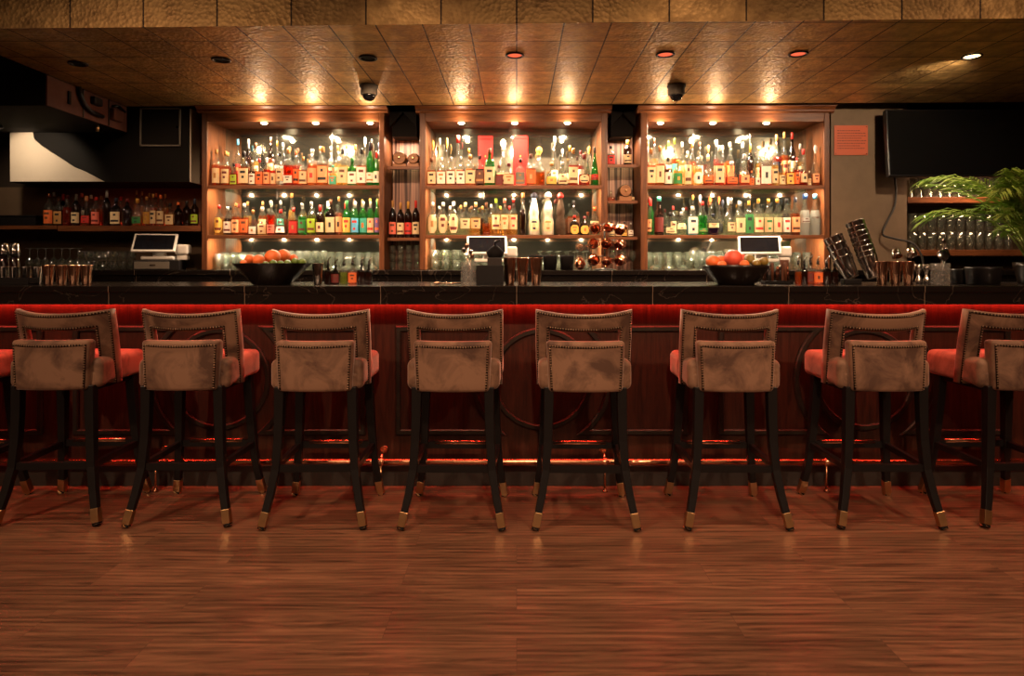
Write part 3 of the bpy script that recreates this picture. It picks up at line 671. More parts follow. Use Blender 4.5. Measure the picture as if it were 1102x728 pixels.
def bottle(x, y, z, wd, h, kind, liq, label, cap, lab, group, dglass=None, name='liquor_bottle', band=None, accent=None, cat='bottle', round_lab=False):
    prof, n, ry, capz, lb, fill, capr = KIND[kind]
    r = wd / 2
    rows = []
    for i in range(len(prof) - 1):
        (r0, z0), (r1, z1) = prof[i], prof[i + 1]; rows.append((r0, z0))
        if z0 < fill < z1 and 0 < fill < 1: f = (fill - z0) / (z1 - z0); rows.append((r0 + (r1 - r0) * f, fill))
    rows.append(prof[-1])
    up = GM[dglass] if dglass else (GM[liq] if liq in ('whiteware', 'brownware') else GM['clear'])
    pr = [(a * r, b * h) for a, b in rows]; zf = fill * h
    mb = MB(); mb.lathe(pr, 16 if n == 2 else 20, n=n, ry=ry, mat_by=lambda i, k: 0 if pr[i][1] < zf - 1e-6 else 1)
    root = mb.build(name, [GM[liq], up]); root.location = (x, y, z)
    root.rotation_euler = (0, 0, R(random.uniform(-5, 5) if n > 2 else 0))
    tag(root, lab, cat, group)
    if label:
        b0, b1 = band or lb; N_ = 8; am = (LM[label], LM[accent or random.choice(['brown', 'black', 'tan', 'darkred'])])
        rad = lambda zz: next((pr[i][0] + (pr[i + 1][0] - pr[i][0]) * (zz - pr[i][1]) / max(1e-6, pr[i + 1][1] - pr[i][1]) for i in range(len(pr) - 1) if pr[i][1] <= zz <= pr[i + 1][1]), r)
        zs = [b0 * h + (b1 - b0) * h * k / 6 for k in range(7)]; lm = MB()
        pat = random.choice([{(4, 2), (4, 3), (4, 4), (4, 5), (2, 3), (2, 4)}, {(3, 3), (3, 4), (2, 3), (2, 4)}, {(1, a) for a in range(1, 7)} | {(4, 3), (4, 4)}, {(4, a) for a in range(2, 6)} | {(1, 3), (1, 4)}])
        if round_lab: sp = [.42, .8, .98, 1, .98, .8, .42]
        vs = []; fs = []; ms = []
        for i, zz in enumerate(zs):
            wf = sp[i] if round_lab else 1
            for k in range(N_ + 1):
                a = -pi / 2 + (k / N_ - .5) * 2 * 1.15 * wf * (.82 if n > 2 else 1)
                ca, sa = cos(a), sin(a); q = (abs(ca) ** n + abs(sa) ** n) ** (-1 / n) * (rad(zz) + .0012)
                vs.append((q * ca, q * sa * ry, zz))
        for i in range(6):
            for k in range(N_): fs.append((i * 9 + k, i * 9 + k + 1, (i + 1) * 9 + k + 1, (i + 1) * 9 + k)); ms.append(1 if (i, k) in pat else 0)
        lm.add(vs, fs, ms, True); lm.build('label', list(am), root)
    if cap:
        c0 = capz * h; cr = capr * r
        if kind == 'decanter': cm = MB().lathe([(cr * .5, c0), (cr * .55, c0 + .01 * h), (cr * .4, c0 + .03 * h), (cr * 1.0, c0 + .08 * h), (cr * 1.1, c0 + .13 * h), (cr * .8, c0 + .18 * h), (cr * .2, h)], 12)
        elif kind == 'figure': cm = MB().lathe([(cr * .7, c0), (cr * 1.0, c0 + .015 * h), (cr * 1.05, c0 + .05 * h), (cr * .9, c0 + .09 * h), (cr * .5, c0 + .125 * h), (.001, h)], 16)
        else: cm = MB().lathe([(cr, c0), (cr, h - .006), (cr * .85, h)], 12)
        cm.build('stopper' if kind in ('decanter', 'figure') else 'cap', [LM[cap] if cap in LM else GM[cap]], root)
    return root

def shelf_row(data, d, zs, where, group, back=False):
    """data rows: px, top py, width px, kind, liquid, label colour, cap colour, optional dict"""
    data = sorted(data, key=lambda q: q[0])
    for i, q in enumerate(data):
        px, ty, wpx, kind, liq, lb, cp = q[:7]; kw = dict(q[7]) if len(q) > 7 else {}
        sp = min([abs(data[j][0] - px) for j in (i - 1, i + 1) if 0 <= j < len(data)] + [99])
        k = sum(1 for j in (i - 1, i + 1) if 0 <= j < len(data)) and 1
        wmax = wpx
        for j in (i - 1, i + 1):
            if 0 <= j < len(data):
                gap = abs(data[j][0] - px); tot = data[j][2] + wpx
                if tot / 2 > gap * .97: wmax = min(wmax, wpx * gap * .97 * 2 / tot)
        dx = min(d, D + .01) if 217 < px < 893 else d; wd = wmax * dx / F; h = Z(ty, d) - zs
        for lo, hi in ((223, 408), (458, 647), (697, 887)):
            if lo < px < hi:
                q0 = px; px = min(max(px, lo + .8 + wmax / 2), hi - 1.0 - wmax / 2)
                if px != q0: wd *= .84
        names = {'clear': 'clear', 'amber': 'amber', 'red': 'red', 'dark': 'dark', 'green': 'green', 'gold': 'golden', 'blue': 'blue', 'olive': 'olive', 'frost': 'frosted', 'pale': 'pale', 'purple': 'purple', 'pink': 'pinkish', 'whiteware': 'white ceramic', 'brownware': 'brown clay'}
        desc = names[liq] + (' bottle with %s label' % lb if lb else (' bottle' if kind != 'decanter' else ' decanter'))
        lab = '%s, %s from left in %s' % (desc, ordn(i + 1), where)
        if 'group' in kw: kw.pop('group')
        bottle(X(px, dx), d, zs + .0005, wd, h, kind, liq, lb, cp, lab, group, **kw)

UZ, LZ = Z(199.5, D), Z(253, D)
DF, DK = 5.425, 5.535
G = dict(dglass='gglass'); DG = dict(dglass='dglass')
A_up = [(229,161,9,'round','amber','cream','tan'),(239,163,9,'round','amber','cream','tan'),(248,176,7,'square','red','lime','black'),(259,163,11,'square','amber','cream','black'),
 (268,173,7,'round','dark','white','silver'),(276,171,8,'square','pink','orange','red'),(284,170,8,'round','red','peach','white'),(291,172,7,'round','red','cream','silver'),(298,164,9,'round','clear','cream','black',dict(band=(.15,.5))),
 (307.5,160,10,'square','red','white','tan',dict(band=(.08,.28))),(316,163,7,'round','red','orange','orange'),(323.5,169,9,'square','amber','cream','tan'),(333.5,161,11,'round','amber','peach','white',dict(accent='red')),
 (345,158,11,'square','amber','peach','tan'),(356,178,8,'round','gold','teal','teal',dict(accent='orange')),(366.5,160,11,'square','gold','cream','black'),(377,170,9.5,'square','green','white','green',G),
 (387,160,10,'square','amber','white','black'),(396.5,153,8.5,'wine','green','white','navy',dict(dglass='gglass',band=(.08,.3))),(405,163,7.5,'wine','green','white','red',G)]
A_upb = [(235,164,8,'round','amber','cream','tan'),(246,150,8,'round','clear','red','cyan'),(258,150,8,'wine','dark',None,'silver',DG),(266,154,8,'round','gold','cream','brown'),(283,148,10,'round','amber','cream','brown',DG),
 (290,152,7,'round','clear','white','gold'),(296.5,154,8,'round','clear','silver','silver'),(304,158,8,'round','clear','cream','tan'),(313,160,8,'round','amber','cream','brown'),(328,161,8,'round','amber','cream','black'),(338,158,8,'round','clear','cream','tan'),
 (350,158,8,'round','clear','cream','white'),(357.5,157,8,'round','gold','peach','tan'),(367,156,8,'round','clear','cream','tan'),(377,156,8,'round','clear','cream','tan'),(387.5,147,8,'decanter','amber',None,'silver'),(395,150,7,'wine','dark','orange','black',DG),(403,154,7,'wine','dark',None,'navy',DG)]
A_lo = [(232,221,10,'round','gold','yellow','red',dict(round_lab=True,band=(.08,.58),accent='darkred')),(241.5,223,9,'round','dark','white','silver'),(250.5,219,9,'round','amber','peach','tan'),(259.5,219,9,'square','amber','orange','silver'),
 (269,226,10,'squat','dark','white','tan',dict(band=(.05,.34))),(279,223,10.5,'squat','gold','cream','white',dict(band=(.05,.4))),(288.5,216,9,'round','red','pink','white',dict(band=(.06,.3))),(299,226,11,'cone','dark','white','red',dict(accent='darkred')),
 (313,224,9,'square','red','red','red'),(322.5,219,8.5,'round','green','green','silver'),(332.5,217,9,'round','olive','lime','silver'),(342,221,9,'wine','dark','cream','red',DG),(353.5,215,11,'square','dark','cream','brown',dict(dglass='dglass')),
 (362.5,212,8,'round','pink','peach','tan'),(371,216,9,'wine','green','yellow','green',dict(dglass='gglass',accent='red',band=(.08,.5))),(380,217,9,'wine','green','cyan','silver',dict(dglass='gglass',accent='red',band=(.08,.5))),(389,217,9,'wine','green','teal','silver',dict(dglass='gglass',accent='orange',band=(.08,.5))),
 (397,217,8.4,'wine','green','cream','silver',dict(dglass='gglass',accent='red',band=(.08,.5))),(405.4,216,6.2,'wine','green','purple','green',dict(dglass='gglass',accent='orange',band=(.08,.5)))]
A_lob = [(238,222,8,'round','dark',None,'black'),(247,220,8,'round','red','cream','darkred'),(257,217,8,'round','gold',None,'tan'),(274,217,8,'round','amber','cream','tan'),(284,219,7,'round','amber','white','white'),(294,216,8,'round','clear','teal','silver'),
 (306,208,7,'slim','gold',None,'tan'),(318,221,8,'round','clear','cream','silver'),(328,217,8,'round','clear','cream','silver'),(346,217,8,'wine','olive',None,'silver',G),(366,218,7,'wine','green','yellow','red',G),(375,214,7,'wine','green',None,'brown',G),(384.5,215,7,'wine','green',None,'gold',G),(393.5,214,7,'wine','green','teal','gold',G),(401.5,214,6,'wine','green',None,'gold',G)]
B_up = [(463.5,170,9,'square','amber','cream','brown'),(474,170,9,'square','amber','white','white'),(484.5,169,9,'square','amber','white','silver'),(495,169,9,'square','red','white','silver'),(505.5,167,10,'square','amber','cream','tan',dict(accent='black')),
 (516,167,9,'square','dark','brown','black'),(526.5,160,11,'square','green','cream','brown',dict(dglass='gglass',accent='black')),(537,178,8,'square','red','darkred','darkred'),(547.5,176,11,'square','red','cream','darkred'),(560,171,10,'square','pale','grey','black'),
 (571.5,166,10,'square','amber','orange','brown',dict(accent='peach')),(581.7,173,9.5,'square','amber',None,'clear'),(594,175,12,'squat','dark','yellow','tan',dict(band=(.08,.40))),(606,174,11,'squat','dark','cream','silver',dict(band=(.08,.5))),(617.5,160,10,'square','red','cream','tan'),
 (629.5,166,12,'squat','red','cream','darkred',dict(round_lab=True)),(641.5,159,10,'cognac','green','red','black',G)]
B_upb = [(463,151,8,'decanter','clear','cream','gold'),(470.5,149,8,'cone','clear','white','silver'),(478.5,148,8,'decanter','gold',None,'gold'),(491,146,13,'cone','clear','cream','red'),(503,160,8,'round','clear','cream','gold'),(541,150,16,'decanter','clear','cream','white'),
 (581,158,17,'decanter','clear',None,'gold'),(598,147,9,'cone','clear','white','white'),(607,160,8,'decanter','clear',None,'silver'),(615,157,9,'cone','clear','cream','gold'),(627,162,8,'round','red','white','darkred'),(636.5,157,9,'decanter','clear','cream','gold')]
B_lo = [(464.5,218,10,'round','pale','cream','white',dict(round_lab=True,band=(.06,.62))),(476,218,10,'round','pale','cream','white',dict(round_lab=True,band=(.06,.62))),(487.5,217,10,'round','pale','cream','white',dict(round_lab=True,band=(.06,.62))),
 (500,218,10,'square','pale','cream','cream',dict(band=(.2,.5))),(511.5,218,10,'square','gold','peach','peach',dict(band=(.2,.5))),(523,218,9,'squat','amber',None,'brown'),(533.5,214,9,'round','gold','cream','lime',dict(band=(.16,.55))),(543,214,9,'round','gold','cream','pink',dict(band=(.16,.55),accent='orange')),
 (552.5,214,9,'round','gold','cream','red',dict(band=(.16,.55),accent='red')),(563,208,7.5,'slim','dark',None,'tan'),(575,207,12,'figure','whiteware','cream','navy',dict(band=(.08,.38),round_lab=True,accent='navy')),(590,207,13,'figure','whiteware','cream','white',dict(band=(.08,.38),round_lab=True,accent='tan')),(603.7,207,11,'figure','brownware',None,'red'),
 (619,232,9.5,'round','dark','yellow','red',dict(dglass='dglass',round_lab=True,band=(.06,.5),accent='orange')),(630,233,9.5,'round','dark','yellow','darkred',dict(dglass='dglass',round_lab=True,band=(.06,.5),accent='orange')),(641,223,9,'square','pale','cream','orange')]
B_lob = [(470,222,8,'round','pale',None,'silver'),(482,222,8,'round','pale','cream','white'),(494,221,8,'round','pale',None,'tan'),(506,222,8,'round','gold',None,'brown'),(518,222,7,'round','dark',None,'tan'),(528,220,7,'round','gold',None,'silver'),(538,222,7,'round','gold','cream','gold'),(548,222,7,'round','gold',None,'red'),(619,216,13,'square','amber','brown','black')]
C_up = [(702.5,160,9,'square','amber','cream','tan'),(712,157,9,'square','amber','cream','tan'),(721,170,8,'round','dark','white','black'),(731.5,172,10,'round','gold','green','gold',dict(accent='gold')),(742.3,163,8,'round','gold','cream','white',dict(band=(.05,.6))),
 (753,170,9.5,'round','gold','white','silver',dict(round_lab=True,accent='navy')),(764.5,168,11,'squat','red','orange','cream'),(776.5,157,9.5,'square','red','cream','white',dict(accent='navy')),(790,174,13,'squat','red','orange','silver'),(804,166,12,'squat','red','peach','silver'),
 (812,184,5.5,'round','pink','orange','orange'),(818.3,182,5.5,'round','clear','white','cream'),(827,163,11,'square','red','white','silver',dict(band=(.06,.56))),(837,162,7.5,'round','gold','cream','silver'),(845,176,7,'round','gold','cream','tan'),(853.5,173,8,'square','amber','yellow','cream',dict(accent='darkred')),
 (861,170,6,'round','red','orange','red'),(868.5,161,9.5,'cone','red','cream','red'),(875,184,3.5,'round','clear','cream','white'),(881.5,156,9,'decanter','amber','peach','silver')]
C_upb = [(702,153,7,'round','amber','cream','gold'),(709,149,8,'round','gold','white','brown'),(725,152,7,'round','clear','white','lime'),(731.5,149,7,'round','amber','teal','lime'),(740,153,8,'round','gold','peach','silver'),(751,154,8,'round','amber','orange','tan'),(759,153,8,'round','clear','cream','brown'),
 (769,156,8,'decanter','clear','green','tan'),(778,151,7,'slim','red','cream','white'),(785,157,7,'round','gold','peach','white'),(793,153,9,'round','amber','orange','white'),(807,153,10,'cone','clear','white','silver'),(815.5,155,8,'wine','dark',None,'gold',DG),(825,158,8,'round','gold','cream','cream'),(836,158,8,'round','clear','cream','brown'),
 (845,145,9,'round','red','navy','tan'),(853.5,142,8,'round','amber','peach','tan'),(862,143,8,'round','dark','cream','red',DG),(871,155,8,'round','gold','cream','silver')]
C_lo = [(700,213,5.5,'wine','clear','peach','red'),(711,212,10,'slim','dark','darkred','teal',dict(dglass='dglass')),(723.5,229,12,'squat','clear','cream','black'),(735.5,228,11,'squat','pale','cream','silver',dict(band=(.25,.5))),(747.5,222,10.5,'square','blue','white','white',dict(band=(.06,.62),accent='navy')),
 (758.5,217,10.5,'round','green','green','red',dict(band=(.1,.2))),(770,230,11,'square','purple','cream','navy',dict(band=(.35,.55))),(780.5,215,8,'decanter','clear',None,'navy'),(789.5,213,9.5,'squat','pale','cream','silver'),(799.5,217,10,'square','pale','cream','silver'),(809,216,9,'square','pale','green','gold',dict(band=(.06,.6))),
 (819.3,214,10,'round','pale','cream','gold',dict(accent='red')),(830,214,10,'round','pale','cream','gold',dict(accent='green')),(840,214,9.5,'round','pale','cream','gold',dict(accent='red')),(849.5,214,9,'round','clear','white','black',dict(accent='red')),(859.5,213,9.5,'round','amber','peach','navy',dict(accent='brown')),
 (870,209,10,'slim','frost','silver','blue',dict(band=(.3,.42))),(881,209,10,'slim','frost','grey','cyan',dict(band=(.4,.45)))]
C_lob = [(705,214,7,'wine','green',None,'red',G),(730,222,7,'round','clear','cream','red'),(741,224,8,'round','clear',None,'silver'),(752,210,7,'round','clear',None,'tan'),(760,209,9,'decanter','clear','cream','silver'),(771,211,9,'decanter','gold',None,'orange'),(781,211,8,'decanter','clear','navy','orange'),(791,212,9,'decanter','pale',None,'silver'),
 (803,216,8,'round','pale',None,'silver'),(824,215,7,'round','pale',None,'tan'),(835,215,7,'round','pale',None,'tan'),(855,214,7,'round','dark',None,'navy'),(865,212,7,'round','dark',None,'navy'),(875.5,210,7,'round','clear',None,'grey')]
for fr_row, bk_row, zs, sh, cb in ((A_up, A_upb, UZ, 'upper', 'left'), (A_lo, A_lob, LZ, 'lower', 'left'), (B_up, B_upb, UZ, 'upper', 'middle'), (B_lo, B_lob, LZ, 'lower', 'middle'), (C_up, C_upb, UZ, 'upper', 'right'), (C_lo, C_lob, LZ, 'lower', 'right')):
    shelf_row(fr_row, DF, zs, 'front row, %s shelf, %s cabinet' % (sh, cb), 'front row bottles on the %s shelf of the %s cabinet' % (sh, cb))
    shelf_row(bk_row, DK, zs, 'back row, %s shelf, %s cabinet' % (sh, cb), 'back row bottles on the %s shelf of the %s cabinet' % (sh, cb))
for px, q, lb in ((522.5, 15, 'tall red carton behind the green bottle, left one of two in the middle cabinet'), (560, 16, 'tall red carton right of the large clear decanter in the middle cabinet')):
    d = 5.64; t = empty('carton', (X(px, d), d, UZ + .0005), 0, lb, 'box', 'tall red cartons in the middle cabinet')
    w_ = q * d / F / 2; h_ = Z(147, d) - UZ
    MB().box(-w_, w_, -.032, .032, 0, h_ * .93).build('carton_body', M['redbox'], t, bevel=.002)
    MB().box(-w_ - .001, w_ + .001, -.033, .033, h_ * .935, h_).build('lid', M['redbox'], t, bevel=.002)
    MB().box(-.004, .004, -.0335, -.0322, h_ * .60, h_ * .63).build('clasp', LM['gold'], t)
# niches
nA = (Z(179, DN), Z(256, DN)); nB = (Z(177, DN), Z(216, DN), Z(255, DN)); dn = 5.50
shelf_row([(419.5,216,8,'wine','dark','pink','tan',DG),(428.2,218,8,'wine','dark','cream','tan',DG),(436.6,217,8,'wine','dark','red','gold',DG),(445,216,8,'wine','dark','cream','red',DG)], 5.485, nA[1], 'niche beside left cabinet', 'wine bottles in the niche between the left and middle cabinets')
shelf_row([(660,157,8,'square','dark','red','black'),(678.5,151,9,'wine','dark','cream','gold',DG)], dn, nB[0], 'top shelf, niche beside right cabinet', 'bottles on the top shelf of the second niche')
shelf_row([(660,205,9,'squat','pink',None,'clear'),(683,203,6,'squat','pale','cream','silver')], dn, nB[1], 'middle shelf, niche beside right cabinet', 'small bottles on the middle shelf of the second niche')
shelf_row([(661,239,6,'round','dark','cream','black'),(668,240,6,'round','amber','cream','silver'),(675,239,6,'round','dark','yellow','black'),(682,240,6,'round','clear','white','silver')], dn, nB[2], 'bottom shelf, niche beside right cabinet', 'small bottles on the bottom shelf of the second niche')
def barrel(px, d, z, wd, ht, lab):
    t = empty('small_barrel', (X(px, d), d, z + .0005), 0, lab, 'barrel', 'small oak barrels on cradles')
    r = wd * d / F / 2; hh_ = ht * d / F; zc_ = hh_ - r; rot = Matrix.Rotation(R(90), 3, 'X')
    MB().lathe([(r * .82, -.07), (r * .93, -.045), (r, 0), (r * .93, .045), (r * .82, .07)], 24, (0, 0, zc_), rot=rot).build('barrel_body', M['barrel'], t)
    for yy, f in ((-.058, .90), (-.035, .97), (.035, .97), (.058, .90)):
        MB().lathe([(r * f, -.005), (r * f + .002, -.004), (r * f + .002, .004), (r * f, .005)], 24, (0, yy, zc_), rot=rot, cap=False).build('hoop', M['patina'], t)
    MB().lathe([(.008, 0), (.008, .02), (.004, .022)], 10, (0, -.07, zc_), rot=rot).build('bung', M['brass'], t)
    for yy in (-.05, .05):
        MB().box(-r * .95, r * .95, yy - .008, yy + .008, 0, max(.012, zc_ - r * .8)).build('cradle', M['barrel'], t, bevel=.002)
barrel(431, 5.52, nA[0], 15, 17, 'small oak barrel on a cradle, whole in the niche left of the middle cabinet')
barrel(446, 5.52, nA[0], 12, 15, 'small oak barrel tucked against the left side of the middle cabinet')
barrel(672, 5.52, nB[1], 14, 18, 'small oak barrel on the middle shelf right of the middle cabinet')

# open shelf at the far left, under the bulkhead
LS = 5.40; LSZ = Z(243, LS)
t = empty('wall_shelf', (0, LS, LSZ), 0, 'dark open wall shelf under the white bulkhead, holding bottles', 'shelf')
MB().box(X(62, LS), X(216, LS), 0, .40, -.045, -.0).build('shelf_board', M['cabwoodx'], t)
MB().box(X(-60, LS), X(61.8, LS), -.01, .40, -.03, -.0).build('shelf_board', M['cabwoodx'], t)
tag(MB().box(X(64, LS), X(214, LS), .25, .262, 0.0, .008).build('light_strip', M['led2'], t), 'dim red light strip')
MB().box(X(-60, LS), X(216, LS), .40, .47, -.36, .36).build('back_board', M['taupewall'], t)
L_row = [(53,208,10,'round','clear','orange','copper'),(63.5,212,9,'square','dark','tan','brown'),(72.5,210,8.5,'slim','red',None,'darkred'),(82,209,9,'wine','dark','cream','grey',DG),(93,211,10,'squat','amber','red','peach'),(103.5,212,9,'round','amber','pink','red'),(115,205,8,'wine','dark',None,'silver',DG),(125,213,10,'square','dark','cream','navy',DG),
 (137,214,10,'round','dark',None,'darkred',DG),(148,214,11,'squat','gold','green','gold'),(158,212,8,'round','clear','gold','tan'),(165,209,8,'round','pink','cream','tan'),(173,210,8,'round','clear','cream','orange'),(183,219,9,'square','gold','cream','black'),(192,218,9,'round','dark',None,'orange',DG),(201,216,8,'wine','dark',None,'black',DG),(209.5,214,8,'wine','dark','lime','navy',DG)]
LM['copper'] = M['copper']
shelf_row(L_row, 5.50, LSZ, 'front row on the corner shelf', 'front bottles on the corner shelf under the bulkhead')
L_rowb = [(58,207,7,'round','clear',None,'silver'),(68,209,8,'wine','dark',None,'red',DG),(88,208,8,'round','dark','white','pink'),(98,210,8,'round','dark',None,'white'),(109,211,8,'round','amber',None,'tan'),(130,212,8,'round','dark',None,'red'),(147,205,7,'round','gold',None,'tan'),(153,206,7,'round','gold',None,'tan'),(161,208,7,'round','gold',None,'tan'),(168,208,7,'round','clear',None,'orange'),(178,209,7,'round','gold',None,'tan')]
shelf_row(L_rowb, 5.60, LSZ, 'back row on the corner shelf', 'back bottles on the corner shelf under the bulkhead')
t = empty('storage_box', (X(22, 5.55), 5.55, LSZ + .0005), 0, 'low black storage box lying at the left end of the corner shelf', 'box')
MB().box(-.22, .185, -.08, .08, 0, .075).build('box_body', M['mattblack'], t, bevel=.006); MB().box(-.225, .19, -.085, .085, .076, .09).build('lid', M['mattblack'], t, bevel=.004)

# ------------------------------------------------------------------ glassware
def thin(outer, th, base):
    """outer profile of an open vessel -> closed wall"""
    return outer + [(max(.001, r - th), z) for r, z in reversed(outer) if z > base] + [(.001, base)]
GP = {
 'tumbler': (thin([(.030, 0), (.034, .004), (.036, .05), (.038, .09)], .002, .012), 1),
 'highball': (thin([(.026, 0), (.028, .004), (.030, .07), (.032, .14)], .002, .014), 1),
 'wine': ([(.032, 0), (.031, .003), (.005, .010), (.0038, .02), (.0038, .075), (.012, .085), (.030, .105), (.036, .13), (.034, .16), (.029, .185), (.0275, .185), (.0325, .16), (.0345, .13), (.028, .107), (.001, .09)], 1),
 'coupe': ([(.032, 0), (.031, .003), (.005, .009), (.0038, .02), (.0038, .075), (.015, .083), (.042, .10), (.048, .125), (.0465, .125), (.040, .102), (.001, .087)], 1)}
GMESH = {}
def drinking_glass(kind, x, y, z, lab, group, flip=False, s=1.0):
    key = (kind, flip)
    if key not in GMESH:
        prof = GP[kind][0]; top = max(b for a, b in prof)
        mb = MB().lathe([(a, top - b) for a, b in prof] if flip else prof, 16, cap=True)
        o = mb.build(kind + '_glass' if kind in ('wine', 'coupe', 'highball') else 'tumbler', M['glass']); GMESH[key] = o
    else:
        o = GMESH[key].copy(); COL.objects.link(o)
    o.location = (x, y, z + .0005); o.scale = (s, s, s); tag(o, lab, 'glass', group); return o
def glass_row(kind, pxs, d, z, where, flip=False, s=1.0, levels=1, step=.05):
    for i, px in enumerate(pxs):
        for l in range(levels):
            nm = {'wine': 'wine glass', 'coupe': 'coupe glass', 'tumbler': 'tumbler', 'highball': 'tall glass'}[kind]
            lab = 'clear %s, %s from left, %s' % (nm, ordn(i + 1), where) if levels == 1 else '%s %s, %s stack from left, %s' % (('lowest', 'second-up', 'third-up')[l], nm, ordn(i + 1), where)
            drinking_glass(kind, X(px, min(d, 5.36) if 217 < px < 893 else d), d, z + l * step, lab, 'glasses %s' % where, flip, s)
def rng(a, b, n): return [a + (b - a) * i / (n - 1) for i in range(n)]
glass_row('highball', rng(230, 262, 5), 5.45, CZ, 'below left cabinet beside its left post', s=.95)
glass_row('wine', rng(300, 345, 6), 5.45, CZ, 'below left cabinet, mid counter', s=.85)
glass_row('coupe', rng(356, 398, 4), 5.45, CZ, 'below left cabinet beside its right post', True, .95)
glass_row('highball', rng(230, 402, 17), 5.56, CZ, 'below left cabinet, back row', s=1.05)
glass_row('tumbler', rng(419, 446, 4), 5.50, CZ, 'at the foot of the wine niche', s=.72, levels=3, step=.068)
glass_row('tumbler', rng(466, 502, 4), 5.47, CZ, 'stacked below the middle cabinet', s=.9, levels=2, step=.084)
glass_row('tumbler', rng(466, 542, 8), 5.57, CZ, 'stacked behind, middle cabinet', s=.9, levels=2, step=.084)
glass_row('wine', rng(583, 634, 6), 5.55, CZ, 'back of the counter, middle cabinet', True, s=.85)
glass_row('wine', rng(662, 684, 3), 5.50, CZ, 'at the foot of the small-bottle niche', s=.85)
glass_row('coupe', rng(707, 738, 3), 5.45, CZ, 'below right cabinet beside its left post', True, s=.9)
glass_row('wine', rng(748, 800, 6), 5.45, CZ, 'below right cabinet, mid counter', s=.85)
glass_row('highball', rng(703, 880, 17), 5.56, CZ, 'below right cabinet, back row', s=1.05)
glass_row('wine', rng(32, 84, 7), 5.30, CZ, 'on the left counter end', True, s=.95)
glass_row('tumbler', rng(95, 142, 6), 5.28, CZ, 'stacked left of the white register', s=.82, levels=2, step=.075)
glass_row('tumbler', rng(88, 140, 6), 5.40, CZ, 'stacked behind, left of the register', s=.82, levels=2, step=.078)

# right-hand glass shelves
RS = 5.45
t = empty('glass_rack', (X(1060, RS), RS, CZ), 0, 'dark wall rack of stacked glasses behind the palm, under the television', 'shelf rack')
xw = X(1060, RS); L = lambda v: v - xw; ra, rb = X(977, RS), 4.6
MB().box(L(ra), L(rb), .33, .36, .0, 1.3).build('back_board', M['taupewall'], t)
rz1, rz2 = Z(212, RS), Z(269, RS)
for z in (rz1, rz2): MB().box(L(ra), L(rb), 0, .33, z - CZ - .05, z - CZ).build('shelf_board', M['cabwoodx'], t, bevel=.003)
glass_row('highball', rng(984, 1085, 11), 5.53, rz1, 'upper shelf under the television', s=1.2)
glass_row('highball', rng(982, 1085, 11), 5.53, rz2, 'lower shelf under the television', s=1.08, levels=2, step=.153)

# ------------------------------------------------------------------ registers
def register(px, d, lab, drawer, yaw, extra=0):
    t = empty('cash_register', (X(px, d), d, CZ + .0005), R(yaw), lab, 'cash register', 'white touch-screen registers on the back counter')
    zb = 0
    if drawer:
        dr = MB().box(-.14, .19, -.07, .16, 0, .078).build('cash_drawer', M['black'], t, bevel=.004)
        MB().box(-.13, .12, -.0735, -.0702, .010, .066).build('drawer_front', M['grey'], dr, bevel=.001); MB().box(-.02, .02, -.078, -.0736, .034, .044).build('drawer_lock', M['steel'], dr)
        zb = .079
    zb += extra
    MB().rbox((.02, .04, zb + .016), (.12, .07, .015), .012).build('stand_base', M['white'], t)
    MB().rbox((.02, .05, zb + .07), (.05, .022, .055), .018).build('stand_neck', M['white'], t)
    a = R(-38); rot = Matrix.Rotation(a, 3, 'X'); c = Vector((0, -.005, zb + .135))
    def tf(v): return rot @ Vector((v[0], v[1], v[2])) + c
    b = MB().rbox((0, 0, 0), (.16, .010, .092), .009, fn=tf); sc_ = b.build('screen_housing', M['white'], t)
    b = MB(); b.box(-.142, .142, -.0125, -.0104, -.074, .074); b.v = [tuple(tf(v)) for v in b.v]; tag(b.build('screen', M['screen'], sc_), 'dark glass screen')
    MB().rbox((.19, .06, zb + .085), (.052, .055, .042), .02).build('receipt_printer', M['white'], t)
    MB().box(.15, .23, .02, .10, zb + .0, zb + .043).build('printer_foot', M['white'], t, bevel=.008)
    return t
register(167, 5.27, 'white touch-screen register on a cash drawer, left end of the back counter', True, 14)
register(524, 5.24, 'white touch-screen register behind the black napkin caddy', False, 4, .06)
register(817, 5.24, 'white touch-screen register behind the round fruit bowl', False, -16, .06)

# ------------------------------------------------------------------ things on the bar
def onbar(py_d=3.85): return BZT + .0005
def tin(px, d, wd, ht, m, lab, grp, loc=None, rot=None, name='shaker_tin'):
    r = wd * d / F / 2; h = ht * d / F
    prof = [(r * .66, 0), (r * .70, .004), (r * .84, h * .5), (r, h - .004), (r * 1.03, h), (r * .98, h - .001), (r * .80, h * .5), (r * .64, .008), (.001, .008)]
    o = MB().lathe(prof, 24).build(name, m); o.location = loc or (X(px, d), d, BZT + .0005)
    if rot: o.rotation_euler = rot
    return tag(o, lab, 'shaker tin', grp)
for i, px in enumerate((52, 66.5, 79.5, 93)): tin(px, 3.86, 12.2, 21, M['coppertin'], 'copper shaker tin, %s from left of four at the bar\'s left end' % ordn(i + 1), 'copper tins at the left end')
for i, px in enumerate((4, 16, 28, 40)): tin(px, 3.95, 11.5, 19, M['steel'], 'steel mixing tin, %s from left, behind the crate of tools at left' % ordn(i + 1), 'steel tins at the far left')
tin(342, 3.84, 12, 23, M['steel'], 'single steel shaker tin right of the long fruit bowl', 'single tins')
for i, px in enumerate((548.5, 562.5, 577)): tin(px, 3.86, 13.4, 29, M['coppertin'], 'tall copper shaker tin, %s of three right of the black napkin caddy' % ordn(i + 1), 'copper tins by the napkin caddy')
for i, px in enumerate((949, 963, 977)): tin(px, 3.86, 13.2, 25, M['coppertin'], 'copper shaker tin, %s of three beside the leaning tin stacks' % ordn(i + 1), 'copper tins beside the leaning stacks')
